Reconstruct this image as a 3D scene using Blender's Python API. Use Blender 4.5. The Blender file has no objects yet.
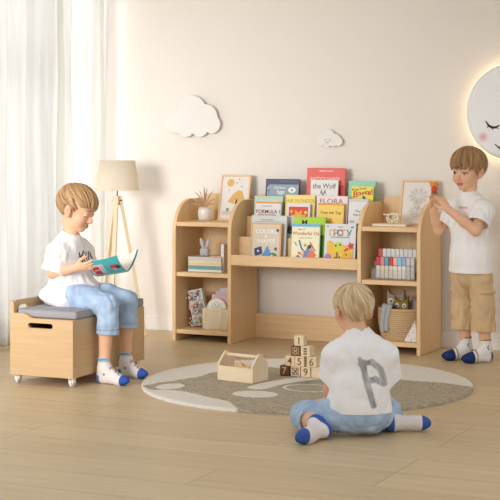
import bpy, bmesh, math, random
import numpy as np
from mathutils import Vector, Matrix, Euler
random.seed(7); rng = np.random.default_rng(7)
PI = math.pi
SC = bpy.context.scene; COL = SC.collection

# ---------------------------------------------------------------- camera geometry
TH = math.radians(25); FPX = 1500.0; HOR = 140.0
CAM = Vector((3.27, -7.93, 1.14))
_dX = (math.cos(TH), -math.sin(TH)); _dY = (math.sin(TH), math.cos(TH))
def at(px, py, Y):
    """point of the vertical plane y=Y seen at a photo position"""
    u = (px-250)/FPX
    s = (Y-CAM.y)/(u*_dY[0]+_dY[1])
    x = u*s*_dX[0]+s*_dX[1]
    return CAM.x+x, CAM.z-(py-HOR)*s/FPX

# ---------------------------------------------------------------- materials
def lin(c):
    if isinstance(c, str):
        c = [int(c[i:i+2], 16) for i in (0, 2, 4)]
    return tuple(((v/255)/12.92 if v/255 <= .04045 else ((v/255+.055)/1.055)**2.4) for v in c)
MATS = {}
def mat(name, c, rough=.6, spec=.3, metal=0, noise=0, nscale=40, bump=0, bscale=200, **kw):
    if name in MATS: return MATS[name]
    m = bpy.data.materials.new(name); m.use_nodes = True; MATS[name] = m
    nt = m.node_tree; b = nt.nodes['Principled BSDF']
    b.inputs['Base Color'].default_value = (*lin(c), 1)
    b.inputs['Roughness'].default_value = rough
    b.inputs['Specular IOR Level'].default_value = spec
    b.inputs['Metallic'].default_value = metal
    tc = nt.nodes.new('ShaderNodeTexCoord')
    if noise:
        n = nt.nodes.new('ShaderNodeTexNoise'); n.inputs['Scale'].default_value = nscale
        nt.links.new(tc.outputs['Object'], n.inputs['Vector'])
        h = nt.nodes.new('ShaderNodeHueSaturation'); h.inputs['Color'].default_value = (*lin(c), 1)
        r = nt.nodes.new('ShaderNodeMapRange'); r.inputs[3].default_value = 1-noise; r.inputs[4].default_value = 1+noise
        nt.links.new(n.outputs['Fac'], r.inputs[0]); nt.links.new(r.outputs[0], h.inputs['Value'])
        nt.links.new(h.outputs[0], b.inputs['Base Color'])
    if bump:
        n = nt.nodes.new('ShaderNodeTexNoise'); n.inputs['Scale'].default_value = bscale; n.inputs['Detail'].default_value = 3
        nt.links.new(tc.outputs['Object'], n.inputs['Vector'])
        bp = nt.nodes.new('ShaderNodeBump'); bp.inputs['Strength'].default_value = bump; bp.inputs['Distance'].default_value = .004
        nt.links.new(n.outputs['Fac'], bp.inputs['Height']); nt.links.new(bp.outputs[0], b.inputs['Normal'])
    for k, v in kw.items():
        b.inputs[k].default_value = v
    return m
def wood(name, c1, c2, axis='X', rough=.5, scale=1.0):
    if name in MATS: return MATS[name]
    m = bpy.data.materials.new(name); m.use_nodes = True; MATS[name] = m
    nt = m.node_tree; b = nt.nodes['Principled BSDF']; N = nt.nodes.new; L = nt.links.new
    tc = N('ShaderNodeTexCoord'); mp = N('ShaderNodeMapping')
    s = {'X': (2.2, 42, 42), 'Y': (42, 2.2, 42), 'Z': (42, 42, 2.2)}[axis]
    mp.inputs['Scale'].default_value = [v*scale for v in s]
    L(tc.outputs['Object'], mp.inputs['Vector'])
    n = N('ShaderNodeTexNoise'); n.inputs['Scale'].default_value = 1.6; n.inputs['Detail'].default_value = 5; n.inputs['Distortion'].default_value = .5
    L(mp.outputs[0], n.inputs['Vector'])
    r = N('ShaderNodeValToRGB'); r.color_ramp.elements[0].color = (*lin(c1), 1); r.color_ramp.elements[1].color = (*lin(c2), 1)
    r.color_ramp.elements[0].position = .3; r.color_ramp.elements[1].position = .7
    L(n.outputs['Fac'], r.inputs['Fac']); L(r.outputs['Color'], b.inputs['Base Color'])
    b.inputs['Roughness'].default_value = rough; b.inputs['Specular IOR Level'].default_value = .3
    return m
def vcol(name, rough=.7, spec=.2, bump=0, bscale=300, sss=0, noise=0, nscale=200):
    if name in MATS: return MATS[name]
    m = bpy.data.materials.new(name); m.use_nodes = True; MATS[name] = m
    nt = m.node_tree; b = nt.nodes['Principled BSDF']; N = nt.nodes.new; L = nt.links.new
    a = N('ShaderNodeAttribute'); a.attribute_name = 'Col'
    tc = N('ShaderNodeTexCoord'); src = a.outputs['Color']
    if noise:
        n = N('ShaderNodeTexNoise'); n.inputs['Scale'].default_value = nscale; L(tc.outputs['Object'], n.inputs['Vector'])
        h = N('ShaderNodeHueSaturation'); r = N('ShaderNodeMapRange'); r.inputs[1].default_value = .25; r.inputs[2].default_value = .75
        r.inputs[3].default_value = 1-noise; r.inputs[4].default_value = 1+noise
        L(n.outputs['Fac'], r.inputs[0]); L(r.outputs[0], h.inputs['Value']); L(src, h.inputs['Color']); src = h.outputs[0]
    L(src, b.inputs['Base Color'])
    b.inputs['Roughness'].default_value = rough; b.inputs['Specular IOR Level'].default_value = spec
    if sss:
        b.inputs['Subsurface Weight'].default_value = sss; b.inputs['Subsurface Radius'].default_value = (.012, .005, .003); b.inputs['Subsurface Scale'].default_value = 1
    if bump:
        n = N('ShaderNodeTexNoise'); n.inputs['Scale'].default_value = bscale; n.inputs['Detail'].default_value = 3
        L(tc.outputs['Object'], n.inputs['Vector']); bp = N('ShaderNodeBump'); bp.inputs['Strength'].default_value = bump; bp.inputs['Distance'].default_value = .004
        L(n.outputs['Fac'], bp.inputs['Height']); L(bp.outputs[0], b.inputs['Normal'])
    return m

# ---------------------------------------------------------------- objects
def tag(o, label, cat, group=None):
    o['label'] = label; o['category'] = cat
    if group: o['group'] = group
    return o
def thing(name, label, cat, loc=(0, 0, 0), rz=0, group=None):
    o = bpy.data.objects.new(name, None); COL.objects.link(o); o.empty_display_size = .05
    o.location = loc; o.rotation_euler = (0, 0, rz)
    return tag(o, label, cat, group)
def meshobj(name, me, parent=None, loc=None):
    o = bpy.data.objects.new(name, me); COL.objects.link(o)
    if parent: o.parent = parent
    if loc: o.location = loc
    return o
class MB:
    """collects shapes into one mesh with several materials"""
    def __init__(s): s.bm = bmesh.new(); s.mats = []
    def mi(s, m):
        if m not in s.mats: s.mats.append(m)
        return s.mats.index(m)
    def _add(s, tmp, m, M=None, smooth=False):
        i = s.mi(m)
        if M is not None: bmesh.ops.transform(tmp, matrix=M, verts=tmp.verts)
        vm = {v: s.bm.verts.new(v.co) for v in tmp.verts}
        for f in tmp.faces:
            try: g = s.bm.faces.new([vm[v] for v in f.verts])
            except ValueError: continue
            g.material_index = i; g.smooth = smooth
        tmp.free()
    def box(s, lo, hi, m, bev=.002, M=None, seg=2):
        t = bmesh.new(); bmesh.ops.create_cube(t, size=1)
        for v in t.verts:
            v.co = Vector([lo[k] if v.co[k] < 0 else hi[k] for k in range(3)])
        if bev: bmesh.ops.bevel(t, geom=t.edges[:], offset=bev, segments=seg, profile=.5, affect='EDGES')
        s._add(t, m, M, bev > .004)
        return s
    def prism(s, pts, m, axis='X', d=(0, 1), bev=.0015, M=None, smooth=False):
        """polygon pts (2D) extruded along axis from d0 to d1"""
        t = bmesh.new()
        def mk(p, q): return {'X': (q, p[0], p[1]), 'Y': (p[0], q, p[1]), 'Z': (p[0], p[1], q)}[axis]
        a = [t.verts.new(mk(p, d[0])) for p in pts]; b = [t.verts.new(mk(p, d[1])) for p in pts]
        t.faces.new(a); t.faces.new(b[::-1]); n = len(pts)
        for i in range(n): t.faces.new((a[i], b[i], b[(i+1) % n], a[(i+1) % n]))
        bmesh.ops.recalc_face_normals(t, faces=t.faces)
        if bev:
            ed = [e for e in t.edges if len(e.link_faces) == 2 and e.calc_face_angle(0) > .6]
            bmesh.ops.bevel(t, geom=ed, offset=bev, segments=2, profile=.5, affect='EDGES')
        s._add(t, m, M, smooth); return s
    def tube(s, pts, r, m, n=12, M=None, cap=True):
        """tube along points; r number or list"""
        t = bmesh.new(); pts = [Vector(p) for p in pts]; rs = r if isinstance(r, (list, tuple)) else [r]*len(pts)
        rings = []; up = Vector((.123, .31, .94))
        for i, p in enumerate(pts):
            d = (pts[min(i+1, len(pts)-1)]-pts[max(i-1, 0)]).normalized()
            if abs(d.dot(up)) > .97: up = Vector((1, .1, 0))
            u = d.cross(up).normalized(); w = d.cross(u)
            rings.append([t.verts.new(p+rs[i]*(math.cos(2*PI*k/n)*u+math.sin(2*PI*k/n)*w)) for k in range(n)])
        for i in range(len(rings)-1):
            for k in range(n): t.faces.new((rings[i][k], rings[i][(k+1) % n], rings[i+1][(k+1) % n], rings[i+1][k]))
        if cap:
            t.faces.new(rings[0][::-1]); t.faces.new(rings[-1])
        bmesh.ops.recalc_face_normals(t, faces=t.faces)
        s._add(t, m, M, True); return s
    def lathe(s, prof, m, n=32, M=None, smooth=True):
        t = bmesh.new(); rings = []
        for r, z in prof:
            rings.append([t.verts.new((r*math.cos(2*PI*k/n), r*math.sin(2*PI*k/n), z)) for k in range(n)] if r > 1e-6 else [t.verts.new((0, 0, z))])
        for A, B in zip(rings, rings[1:]):
            for k in range(n):
                a = [A[k % len(A)], A[(k+1) % len(A)], B[(k+1) % len(B)], B[k % len(B)]]
                u = []
                for v in a:
                    if v not in u: u.append(v)
                if len(u) > 2:
                    try: t.faces.new(u)
                    except ValueError: pass
        bmesh.ops.recalc_face_normals(t, faces=t.faces)
        s._add(t, m, M, smooth); return s
    def ell(s, c, r, m, M=None, seg=24):
        t = bmesh.new(); bmesh.ops.create_uvsphere(t, u_segments=seg, v_segments=seg//2, radius=1)
        for v in t.verts: v.co = Vector([c[k]+v.co[k]*r[k] for k in range(3)])
        s._add(t, m, M, True); return s
    def poly(s, pts, m, M=None):
        t = bmesh.new(); t.faces.new([t.verts.new(p) for p in pts]); s._add(t, m, M); return s
    def text(s, txt, size, m, M, ex=0, sx=1.0):
        me = textmesh(txt, ex)
        t = bmesh.new(); t.from_mesh(me)
        xs = [v.co.x for v in t.verts] or [0, 1]; zs = [v.co.y for v in t.verts] or [0, 1]
        cx = (max(xs)+min(xs))/2; cz = (max(zs)+min(zs))/2; k = size/.7
        for v in t.verts: v.co = Vector(((v.co.x-cx)*k*sx, (v.co.y-cz)*k, v.co.z))
        s._add(t, m, M); return s
    def build(s, name, parent=None, loc=None, wn=False):
        me = bpy.data.meshes.new(name); s.bm.to_mesh(me); s.bm.free()
        for m in s.mats: me.materials.append(m)
        return meshobj(name, me, parent, loc)
_T = {}
def textmesh(txt, ex=0):
    if (txt, ex) in _T: return _T[(txt, ex)]
    c = bpy.data.curves.new('lettering', 'FONT'); c.body = txt; c.resolution_u = 3; c.extrude = ex; c.offset = .012
    o = bpy.data.objects.new('lettering', c); COL.objects.link(o)
    dg = bpy.context.evaluated_depsgraph_get(); me = bpy.data.meshes.new_from_object(o.evaluated_get(dg))
    bpy.data.objects.remove(o); bpy.data.curves.remove(c); _T[(txt, ex)] = me
    return me
RX90 = Matrix.Rotation(PI/2, 4, 'X')          # XY text -> upright, facing -Y
def T(x, y, z): return Matrix.Translation((x, y, z))
def RZ(a): return Matrix.Rotation(a, 4, 'Z')
def RX(a): return Matrix.Rotation(a, 4, 'X')
def RY(a): return Matrix.Rotation(a, 4, 'Y')
def circ(cx, cz, rx, rz=None, n=24, a0=0, a1=2*PI):
    rz = rx if rz is None else rz
    full = abs(a1-a0-2*PI) < 1e-6
    return [(cx+rx*math.cos(a0+(a1-a0)*k/(n if full else n-1)), cz+rz*math.sin(a0+(a1-a0)*k/(n if full else n-1))) for k in range(n)]
def copy_tree(o, parent=None):
    c = o.copy(); COL.objects.link(c)
    if parent: c.parent = parent
    for ch in list(o.children): copy_tree(ch, c)
    return c
def struct(o):
    o['kind'] = 'structure'; return o

# ---------------------------------------------------------------- implicit surfaces for bodies, clothes and hair
def vnoise(P, scale, seed=0):
    """smooth value noise in [-1,1]"""
    r = np.random.default_rng(seed); tab = r.uniform(-1, 1, (32, 32, 32)).astype(np.float32)
    Q = P*scale+100; I = np.floor(Q).astype(int); f = (Q-I).astype(np.float32); f = f*f*(3-2*f); I &= 31; J = (I+1) & 31
    x0, y0, z0 = I[..., 0], I[..., 1], I[..., 2]; x1, y1, z1 = J[..., 0], J[..., 1], J[..., 2]; fx, fy, fz = f[..., 0], f[..., 1], f[..., 2]
    l = lambda a, b, t: a+(b-a)*t
    return l(l(l(tab[x0, y0, z0], tab[x1, y0, z0], fx), l(tab[x0, y1, z0], tab[x1, y1, z0], fx), fy),
             l(l(tab[x0, y0, z1], tab[x1, y0, z1], fx), l(tab[x0, y1, z1], tab[x1, y1, z1], fx), fy), fz)
def sst(a, b, x):
    t = np.clip((x-a)/(b-a), 0, 1); return t*t*(3-2*t)
class Vol:
    def __init__(s, lo, hi, h):
        s.lo = np.array(lo, float); s.h = h
        s.n = np.ceil((np.array(hi, float)-s.lo)/h).astype(int)+1
        s.D = np.full(s.n, .06, np.float32)
    def sub(s, lo, hi):
        a = np.clip(np.floor((np.array(lo)-s.lo)/s.h).astype(int), 0, s.n-1); b = np.clip(np.ceil((np.array(hi)-s.lo)/s.h).astype(int)+1, 1, s.n)
        b = np.maximum(b, a+1)
        sl = tuple(slice(a[i], b[i]) for i in range(3))
        g = np.stack(np.meshgrid(*[(s.lo[i]+np.arange(a[i], b[i])*s.h).astype(np.float32) for i in range(3)], indexing='ij'), -1)
        return sl, g
    def comb(s, sl, d, k, op):
        A = s.D[sl]
        if op == '+':
            h = np.maximum(k-np.abs(A-d), 0)/max(k, 1e-6); s.D[sl] = np.minimum(A, d)-h*h*k*.25
        elif op == '-':
            d = -d; h = np.maximum(k-np.abs(A-d), 0)/max(k, 1e-6); s.D[sl] = np.maximum(A, d)+h*h*k*.25
        return s
    def cone(s, a, b, ra, rb, k=.01, op='+', flat=None):
        a = np.array(a, float); b = np.array(b, float); m = max(ra, rb)*(max(1, flat[1]) if flat else 1)+k+.012
        sl, g = s.sub(np.minimum(a, b)-m, np.maximum(a, b)+m)
        p = g-a.astype(np.float32); ab = (b-a).astype(np.float32)
        if flat:
            n = np.array(flat[0], float); n = (n/np.linalg.norm(n)).astype(np.float32); p = p+(p@n)[..., None]*n*(1/flat[1]-1)
            ab = ab+(ab@n)*n*(1/flat[1]-1)
        t = np.clip((p@ab)/max(float(ab@ab), 1e-9), 0, 1)
        d = np.sqrt(((p-t[..., None]*ab)**2).sum(-1))-(ra+(rb-ra)*t)
        return s.comb(sl, d, k, op)
    def chain(s, pts, rs, k=.01, op='+', flat=None):
        for i in range(len(pts)-1): s.cone(pts[i], pts[i+1], rs[i], rs[i+1], k, op, flat)
        return s
    def ell(s, c, r, k=.01, op='+', R=None):
        c = np.array(c, float); r = np.array(r, float); m = (r.max() if R is not None else r)+k+.012
        sl, g = s.sub(c-m, c+m); p = g-c.astype(np.float32)
        if R is not None: p = p@np.array(R, np.float32)       # columns of R = axes
        k0 = np.sqrt(((p/r)**2).sum(-1)); k1 = np.sqrt(((p/r**2)**2).sum(-1))+1e-9
        return s.comb(sl, (k0*(k0-1)/k1).astype(np.float32), k, op)
    def grid(s): return s.sub(s.lo, s.lo+(s.n-1)*s.h)[1]
    def apply(s, fn, lo=None, hi=None):
        """fn(P, D) -> D on a sub-box"""
        sl, g = s.sub(s.lo if lo is None else lo, s.lo+(s.n-1)*s.h if hi is None else hi)
        s.D[sl] = fn(g, s.D[sl]); return s
    def mesh(s, name, material, colfn=None, smooth=1, parent=None):
        D = s.D; D[0] = D[-1] = .05; D[:, 0] = D[:, -1] = .05; D[:, :, 0] = D[:, :, -1] = .05
        ins = D < 0
        cnt = np.zeros(np.array(D.shape)-1, np.uint8)
        cs = [(i, j, k) for i in (0, 1) for j in (0, 1) for k in (0, 1)]
        S = lambda A, c: A[c[0]:A.shape[0]-1+c[0], c[1]:A.shape[1]-1+c[1], c[2]:A.shape[2]-1+c[2]]
        for c in cs: cnt += S(ins, c)
        act = (cnt > 0) & (cnt < 8); idx = np.argwhere(act)
        ids = np.full(cnt.shape, -1, np.int64); ids[act] = np.arange(len(idx))
        V = np.zeros((len(idx), 3)); W = np.zeros(len(idx))
        dv = [D[idx[:, 0]+c[0], idx[:, 1]+c[1], idx[:, 2]+c[2]].astype(float) for c in cs]
        for i in range(8):
            for j in range(i+1, 8):
                ci, cj = np.array(cs[i]), np.array(cs[j])
                if np.abs(ci-cj).sum() != 1: continue
                x = (dv[i] < 0) != (dv[j] < 0); t = np.where(x, dv[i]/np.where(x, dv[i]-dv[j], 1), 0)
                V += np.where(x[:, None], ci+t[:, None]*(cj-ci), 0); W += x
        V = (V/W[:, None]+idx)*s.h+s.lo
        quads = []
        for ax in range(3):
            a = np.take(ins, range(0, D.shape[ax]-1), ax); b = np.take(ins, range(1, D.shape[ax]), ax)
            e = np.argwhere(a != b); o1, o2 = [(1, 2), (2, 0), (0, 1)][ax]
            e = e[(e[:, o1] > 0) & (e[:, o2] > 0) & (e[:, o1] < D.shape[o1]-1) & (e[:, o2] < D.shape[o2]-1)]
            fl = ins[e[:, 0], e[:, 1], e[:, 2]]
            def cell(d1, d2):
                q = e.copy(); q[:, o1] -= d1; q[:, o2] -= d2; return ids[q[:, 0], q[:, 1], q[:, 2]]
            Q = np.stack([cell(1, 1), cell(0, 1), cell(0, 0), cell(1, 0)], 1)
            Q[~fl] = Q[~fl][:, ::-1]; quads.append(Q)
        Q = np.concatenate(quads)
        for _ in range(smooth):
            A = np.zeros_like(V); n = np.zeros(len(V))
            for i in range(4):
                j = (i+1) % 4
                np.add.at(A, Q[:, i], V[Q[:, j]]); np.add.at(n, Q[:, i], 1); np.add.at(A, Q[:, j], V[Q[:, i]]); np.add.at(n, Q[:, j], 1)
            V = V*.5+.5*A/n[:, None]
        return npmesh(name, V, Q, material, colfn, parent)
def npmesh(name, V, Q, material, colfn=None, parent=None, smooth=True):
    me = bpy.data.meshes.new(name); k = Q.shape[1]
    me.vertices.add(len(V)); me.vertices.foreach_set('co', V.astype(np.float32).ravel())
    me.loops.add(Q.size); me.loops.foreach_set('vertex_index', Q.astype(np.int32).ravel())
    me.polygons.add(len(Q)); me.polygons.foreach_set('loop_start', np.arange(0, Q.size, k, dtype=np.int32))
    me.polygons.foreach_set('use_smooth', np.full(len(Q), smooth))
    me.update(calc_edges=True); me.validate()
    if colfn is not None:
        C = np.ones((len(V), 4), np.float32); C[:, :3] = colfn(V)
        a = me.color_attributes.new('Col', 'FLOAT_COLOR', 'POINT'); a.data.foreach_set('color', C.ravel())
    me.materials.append(material)
    return meshobj(name, me, parent)
# ================================================================ materials used by the place
BEECH_A, BEECH_B = 'E3BE8E', 'ECCDA0'
WX = wood('beech_along', BEECH_A, BEECH_B, 'X'); WY = wood('beech_deep', BEECH_A, BEECH_B, 'Y'); WZ = wood('beech_upright', BEECH_A, BEECH_B, 'Z')
BX = wood('bench_beech_along', 'CAA97E', 'D5B58B', 'X'); BY = wood('bench_beech_deep', 'CAA97E', 'D5B58B', 'Y')
PALEX = wood('pale_wood_along', 'E6D0AE', 'F0DEC2', 'X'); PALEZ = wood('pale_wood_upright', 'E6D0AE', 'F0DEC2', 'Z')
WHITE = mat('white_plastic', 'EFEDEA', .4)
WALLM = mat('warm_white_plaster', 'EEE8E1', .85, .15, bump=.05, bscale=60)
TRIM = mat('white_trim', 'F1EFEC', .45)
PAPER = mat('page_paper', 'F0EADF', .85, noise=.04, nscale=300)

# ================================================================ the room
def floor_material():
    m = bpy.data.materials.new('oak_planks'); m.use_nodes = True
    nt = m.node_tree; b = nt.nodes['Principled BSDF']; N = nt.nodes.new; L = nt.links.new
    tc = N('ShaderNodeTexCoord')
    br = N('ShaderNodeTexBrick'); br.offset = .37; br.offset_frequency = 3; br.squash = 1
    br.inputs['Color1'].default_value = (*lin('D2BC97'), 1); br.inputs['Color2'].default_value = (*lin('CBB38D'), 1); br.inputs['Mortar'].default_value = (*lin('A08260'), 1)
    br.inputs['Scale'].default_value = 1; br.inputs['Mortar Size'].default_value = .0018; br.inputs['Mortar Smooth'].default_value = .4
    br.inputs['Brick Width'].default_value = 1.55; br.inputs['Row Height'].default_value = .235
    L(tc.outputs['Object'], br.inputs['Vector'])
    mp = N('ShaderNodeMapping'); mp.inputs['Scale'].default_value = (1.3, 16, 1); L(tc.outputs['Object'], mp.inputs['Vector'])
    n = N('ShaderNodeTexNoise'); n.inputs['Scale'].default_value = 1.7; n.inputs['Detail'].default_value = 6; n.inputs['Distortion'].default_value = .7; L(mp.outputs[0], n.inputs['Vector'])
    r = N('ShaderNodeMapRange'); r.inputs[1].default_value = .25; r.inputs[2].default_value = .75; r.inputs[3].default_value = .89; r.inputs[4].default_value = 1.08; L(n.outputs['Fac'], r.inputs[0])
    h = N('ShaderNodeHueSaturation'); L(br.outputs['Color'], h.inputs['Color']); L(r.outputs[0], h.inputs['Value'])
    L(h.outputs[0], b.inputs['Base Color'])
    b.inputs['Roughness'].default_value = .42; b.inputs['Specular IOR Level'].default_value = .35
    return m
mb = MB(); mb.box((-1.6, -5.2, -.06), (3.2, .1, 0), floor_material(), 0); fl = struct(mb.build('floor'))
mb = MB(); mb.box((-1.6, 0, 0), (3.2, .1, 2.34), WALLM, 0); struct(mb.build('wall_back'))
# left wall with a tall window opening
WL = -1.5; y0, y1, z0, z1 = -1.42, -.10, .12, 2.22
mb = MB()
mb.box((WL-.12, y1, 0), (WL, 0, 2.34), WALLM, 0).box((WL-.12, -2.1, 0), (WL, y0, 2.34), WALLM, 0)
mb.box((WL-.12, y0, 0), (WL, y1, z0), WALLM, 0).box((WL-.12, y0, z1), (WL, y1, 2.34), WALLM, 0)
struct(mb.build('wall_left'))
mb = MB(); mb.box((-1.62, -2.1, 2.34), (3.2, .1, 2.78), mat('ceiling_paint', 'E4DACB', .9), 0); struct(mb.build('ceiling'))
mb = MB(); mb.box((-1.5, -.014, 0), (3.2, 0, .083), TRIM, .003); struct(mb.build('baseboard_back'))
mb = MB(); mb.box((WL, -2.1, 0), (WL+.014, -.014, .083), TRIM, .003); struct(mb.build('baseboard_left'))
win = bpy.data.objects.new('window_1', None); COL.objects.link(win); win.location = (WL-.06, (y0+y1)/2, z0); struct(win)
mb = MB(); a, b_, H = (y0-y1)/2, (y1-y0)/2, z1-z0
FRM = mat('window_frame_paint', 'D9D6D0', .5)
mb.box((-.03, a, 0), (.03, a+.06, H), FRM).box((-.03, b_-.06, 0), (.03, b_, H), FRM).box((-.03, a, 0), (.03, b_, .06), FRM).box((-.03, a, H-.06), (.03, b_, H), FRM)
mb.box((-.025, .10, 0), (.025, .14, H), FRM).box((-.025, a, 1.42), (.025, b_, 1.47), FRM)
mb.build('window_frame', win)
gm = bpy.data.materials.new('window_glass'); gm.use_nodes = True; nt = gm.node_tree
tr = nt.nodes.new('ShaderNodeBsdfTransparent'); gl = nt.nodes.new('ShaderNodeBsdfGlossy'); mx = nt.nodes.new('ShaderNodeMixShader'); gl.inputs['Roughness'].default_value = .05
mx.inputs[0].default_value = .06; nt.links.new(tr.outputs[0], mx.inputs[1]); nt.links.new(gl.outputs[0], mx.inputs[2]); nt.links.new(mx.outputs[0], nt.nodes['Material Output'].inputs[0])
mb = MB(); mb.box((-.004, a+.05, .05), (.004, b_-.05, H-.05), gm, 0); mb.build('pane', win)

# curtains
def cloth_mat(name, c, see, trans):
    m = bpy.data.materials.new(name); m.use_nodes = True; nt = m.node_tree; N = nt.nodes.new; L = nt.links.new
    b = nt.nodes['Principled BSDF']; b.inputs['Base Color'].default_value = (*lin(c), 1); b.inputs['Roughness'].default_value = .9; b.inputs['Specular IOR Level'].default_value = .1
    t = N('ShaderNodeBsdfTranslucent'); t.inputs['Color'].default_value = (*lin(c), 1)
    m1 = N('ShaderNodeMixShader'); m1.inputs[0].default_value = trans; L(b.outputs[0], m1.inputs[1]); L(t.outputs[0], m1.inputs[2])
    tp = N('ShaderNodeBsdfTransparent'); m2 = N('ShaderNodeMixShader'); m2.inputs[0].default_value = see
    L(m1.outputs[0], m2.inputs[1]); L(tp.outputs[0], m2.inputs[2]); L(m2.outputs[0], nt.nodes['Material Output'].inputs[0])
    return m
def curtain(name, label, ya, yb, x, amp, per, m, seed, zt=2.27, zb=.012):
    r = np.random.default_rng(seed); n = 420; nz = 40
    u = np.linspace(0, 1, n); z = np.linspace(zb, zt, nz)
    U, Z = np.meshgrid(u, z, indexing='ij'); L_ = yb-ya; s = U*L_/per
    ph = .9*np.sin(1.7*s+seed)+.5*np.sin(3.1*s+2*seed)+.25*np.sin(Z*1.3+2*s)
    A = amp*(.7+.3*np.sin(2.3*s+seed))*(.62+.38*(1-Z/zt))
    X = x+A*np.sin(2*PI*s+ph)+.25*A*np.sin(4*PI*s+2*ph+.4)+.006*np.sin(5*Z+3*s)
    Y = ya+U*L_+.3*amp*np.cos(2*PI*s+ph)
    V = np.stack([X, Y, Z], -1).reshape(-1, 3)-np.array([x, (ya+yb)/2, 0])
    i, k = np.meshgrid(np.arange(n-1), np.arange(nz-1), indexing='ij'); q = i*nz+k
    Q = np.stack([q, q+nz, q+nz+1, q+1], -1).reshape(-1, 4)
    o = npmesh(name, V, Q, m); o.location = (x, (ya+yb)/2, 0)
    sm = o.modifiers.new('thickness', 'SOLIDIFY'); sm.thickness = .0012
    return tag(o, label, 'curtain')
curtain('sheer_curtain', 'sheer white curtain hanging in soft folds before the window, behind the storage bench', -1.95, -.56, -1.41, .034, .105, cloth_mat('sheer_voile', 'F3F3F1', .12, .42), 3)
curtain('curtain_drape', 'denser plain white curtain gathered in the corner behind the floor lamp', -.66, -.10, -1.325, .034, .098, cloth_mat('white_drape', 'FAFAF8', .10, .62), 5)
mb = MB(); mb.box((-1.46, -2.05, 2.275), (-1.28, -.03, 2.30), TRIM); mb.box((-1.45, -2.05, 2.30), (-1.29, -.03, 2.34), TRIM, 0); struct(mb.build('trim_1'))

# rug
def in_poly(P, poly):
    x, y = P[:, 0], P[:, 1]; r = np.zeros(len(P), bool); n = len(poly)
    for i in range(n):
        (xa, ya), (xb, yb) = poly[i], poly[(i+1) % n]
        c = ((ya > y) != (yb > y)); r ^= c & (x < (xb-xa)*(y-ya)/((yb-ya) if yb != ya else 1e-9)+xa)
    return r
def ground(px, py, h=0.0):
    s = FPX*(CAM.z-h)/(py-HOR); u = (px-250)/FPX*s
    return CAM.x+u*_dX[0]+s*_dX[1], CAM.y+u*_dY[0]+s*_dY[1]
RC = (.561, -1.495); RR = .764
tp = [(a-RC[0], b-RC[1]) for a, b in [ground(*p, .012) for p in
      [(143, 386), (158, 382.5), (178, 381), (200, 376), (225, 371), (262, 367), (292, 369), (330, 372.5), (380, 377.5), (430, 382.5), (475, 387), (480, 420), (420, 425), (250, 420), (240, 409), (222, 401), (200, 394.5), (175, 391), (155, 390)]]]
st1 = [(x-RC[0], y-RC[1]) for x, y in [ground(170, 386.8, .012), ground(255, 394.5, .012), ground(310, 388.5, .012)]]
arc = [(x-RC[0], y-RC[1]) for x, y in [ground(p[0], p[1], .012) for p in [(258, 388), (272, 384), (290, 381), (312, 378.5), (345, 376.5)]]]
def rugcol(V):
    P = V[:, :2].copy(); W = P+.012*np.stack([np.sin(P[:, 1]*23), np.sin(P[:, 0]*19)], -1)
    t = in_poly(W, tp)
    for (cx, cy), r in zip(st1[:2], ((.062, .085), (.105, .085))):
        d = ((P[:, 0]-cx)/r[0])**2+((P[:, 1]-cy)/r[1])**2; t &= d > 1
    d = np.sqrt(((P[:, 0]-st1[2][0])/.13)**2+((P[:, 1]-st1[2][1])/.1)**2); t &= ~((d > .86) & (d < 1))
    for (xa, ya), (xb, yb) in zip(arc, arc[1:]):
        ab = np.array([xb-xa, yb-ya]); q = P-np.array([xa, ya]); k = np.clip(q@ab/(ab@ab), 0, 1); t &= np.hypot(*(q-k[:, None]*ab).T) > .05
    C = np.where(t[:, None], np.array(lin('B4A893')), np.array(lin('E6E0D5')))
    sp = rng.uniform(-1, 1, (len(V), 1)); return np.clip(C*(1+np.where(t[:, None], .28, .07)*sp), 0, 1)
nr, na = 150, 420
V = [(0, 0, .014)]; V += [(RR*(i/nr)*math.cos(2*PI*k/na), RR*(i/nr)*math.sin(2*PI*k/na), .014) for i in range(1, nr+1) for k in range(na)]
V += [((RR+.003)*math.cos(2*PI*k/na), (RR+.003)*math.sin(2*PI*k/na), z) for z in (.009, 0) for k in range(na)]
V = np.array(V); V[1:1+nr*na, 2] += rng.uniform(-.0012, .0012, nr*na)
Q = []
for i in range(nr+1):
    a = 1+i*na+np.arange(na); b = 1+i*na+(np.arange(na)+1) % na; Q.append(np.stack([a, a+na, b+na, b], -1))
Q.append(np.stack([np.zeros(na//2, int), 1+np.arange(0, na, 2), 1+np.arange(1, na, 2), 1+(np.arange(2, na+2, 2)) % na], -1))
rug = npmesh('round_rug', V, np.concatenate(Q), vcol('rug_pile', .95, .05, bump=.5, bscale=420, noise=.10, nscale=260), rugcol, smooth=True)
rug.location = (RC[0], RC[1], 0)
tag(rug, 'round low pile rug in cream with a taupe band and cream pebble shapes', 'rug')

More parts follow.
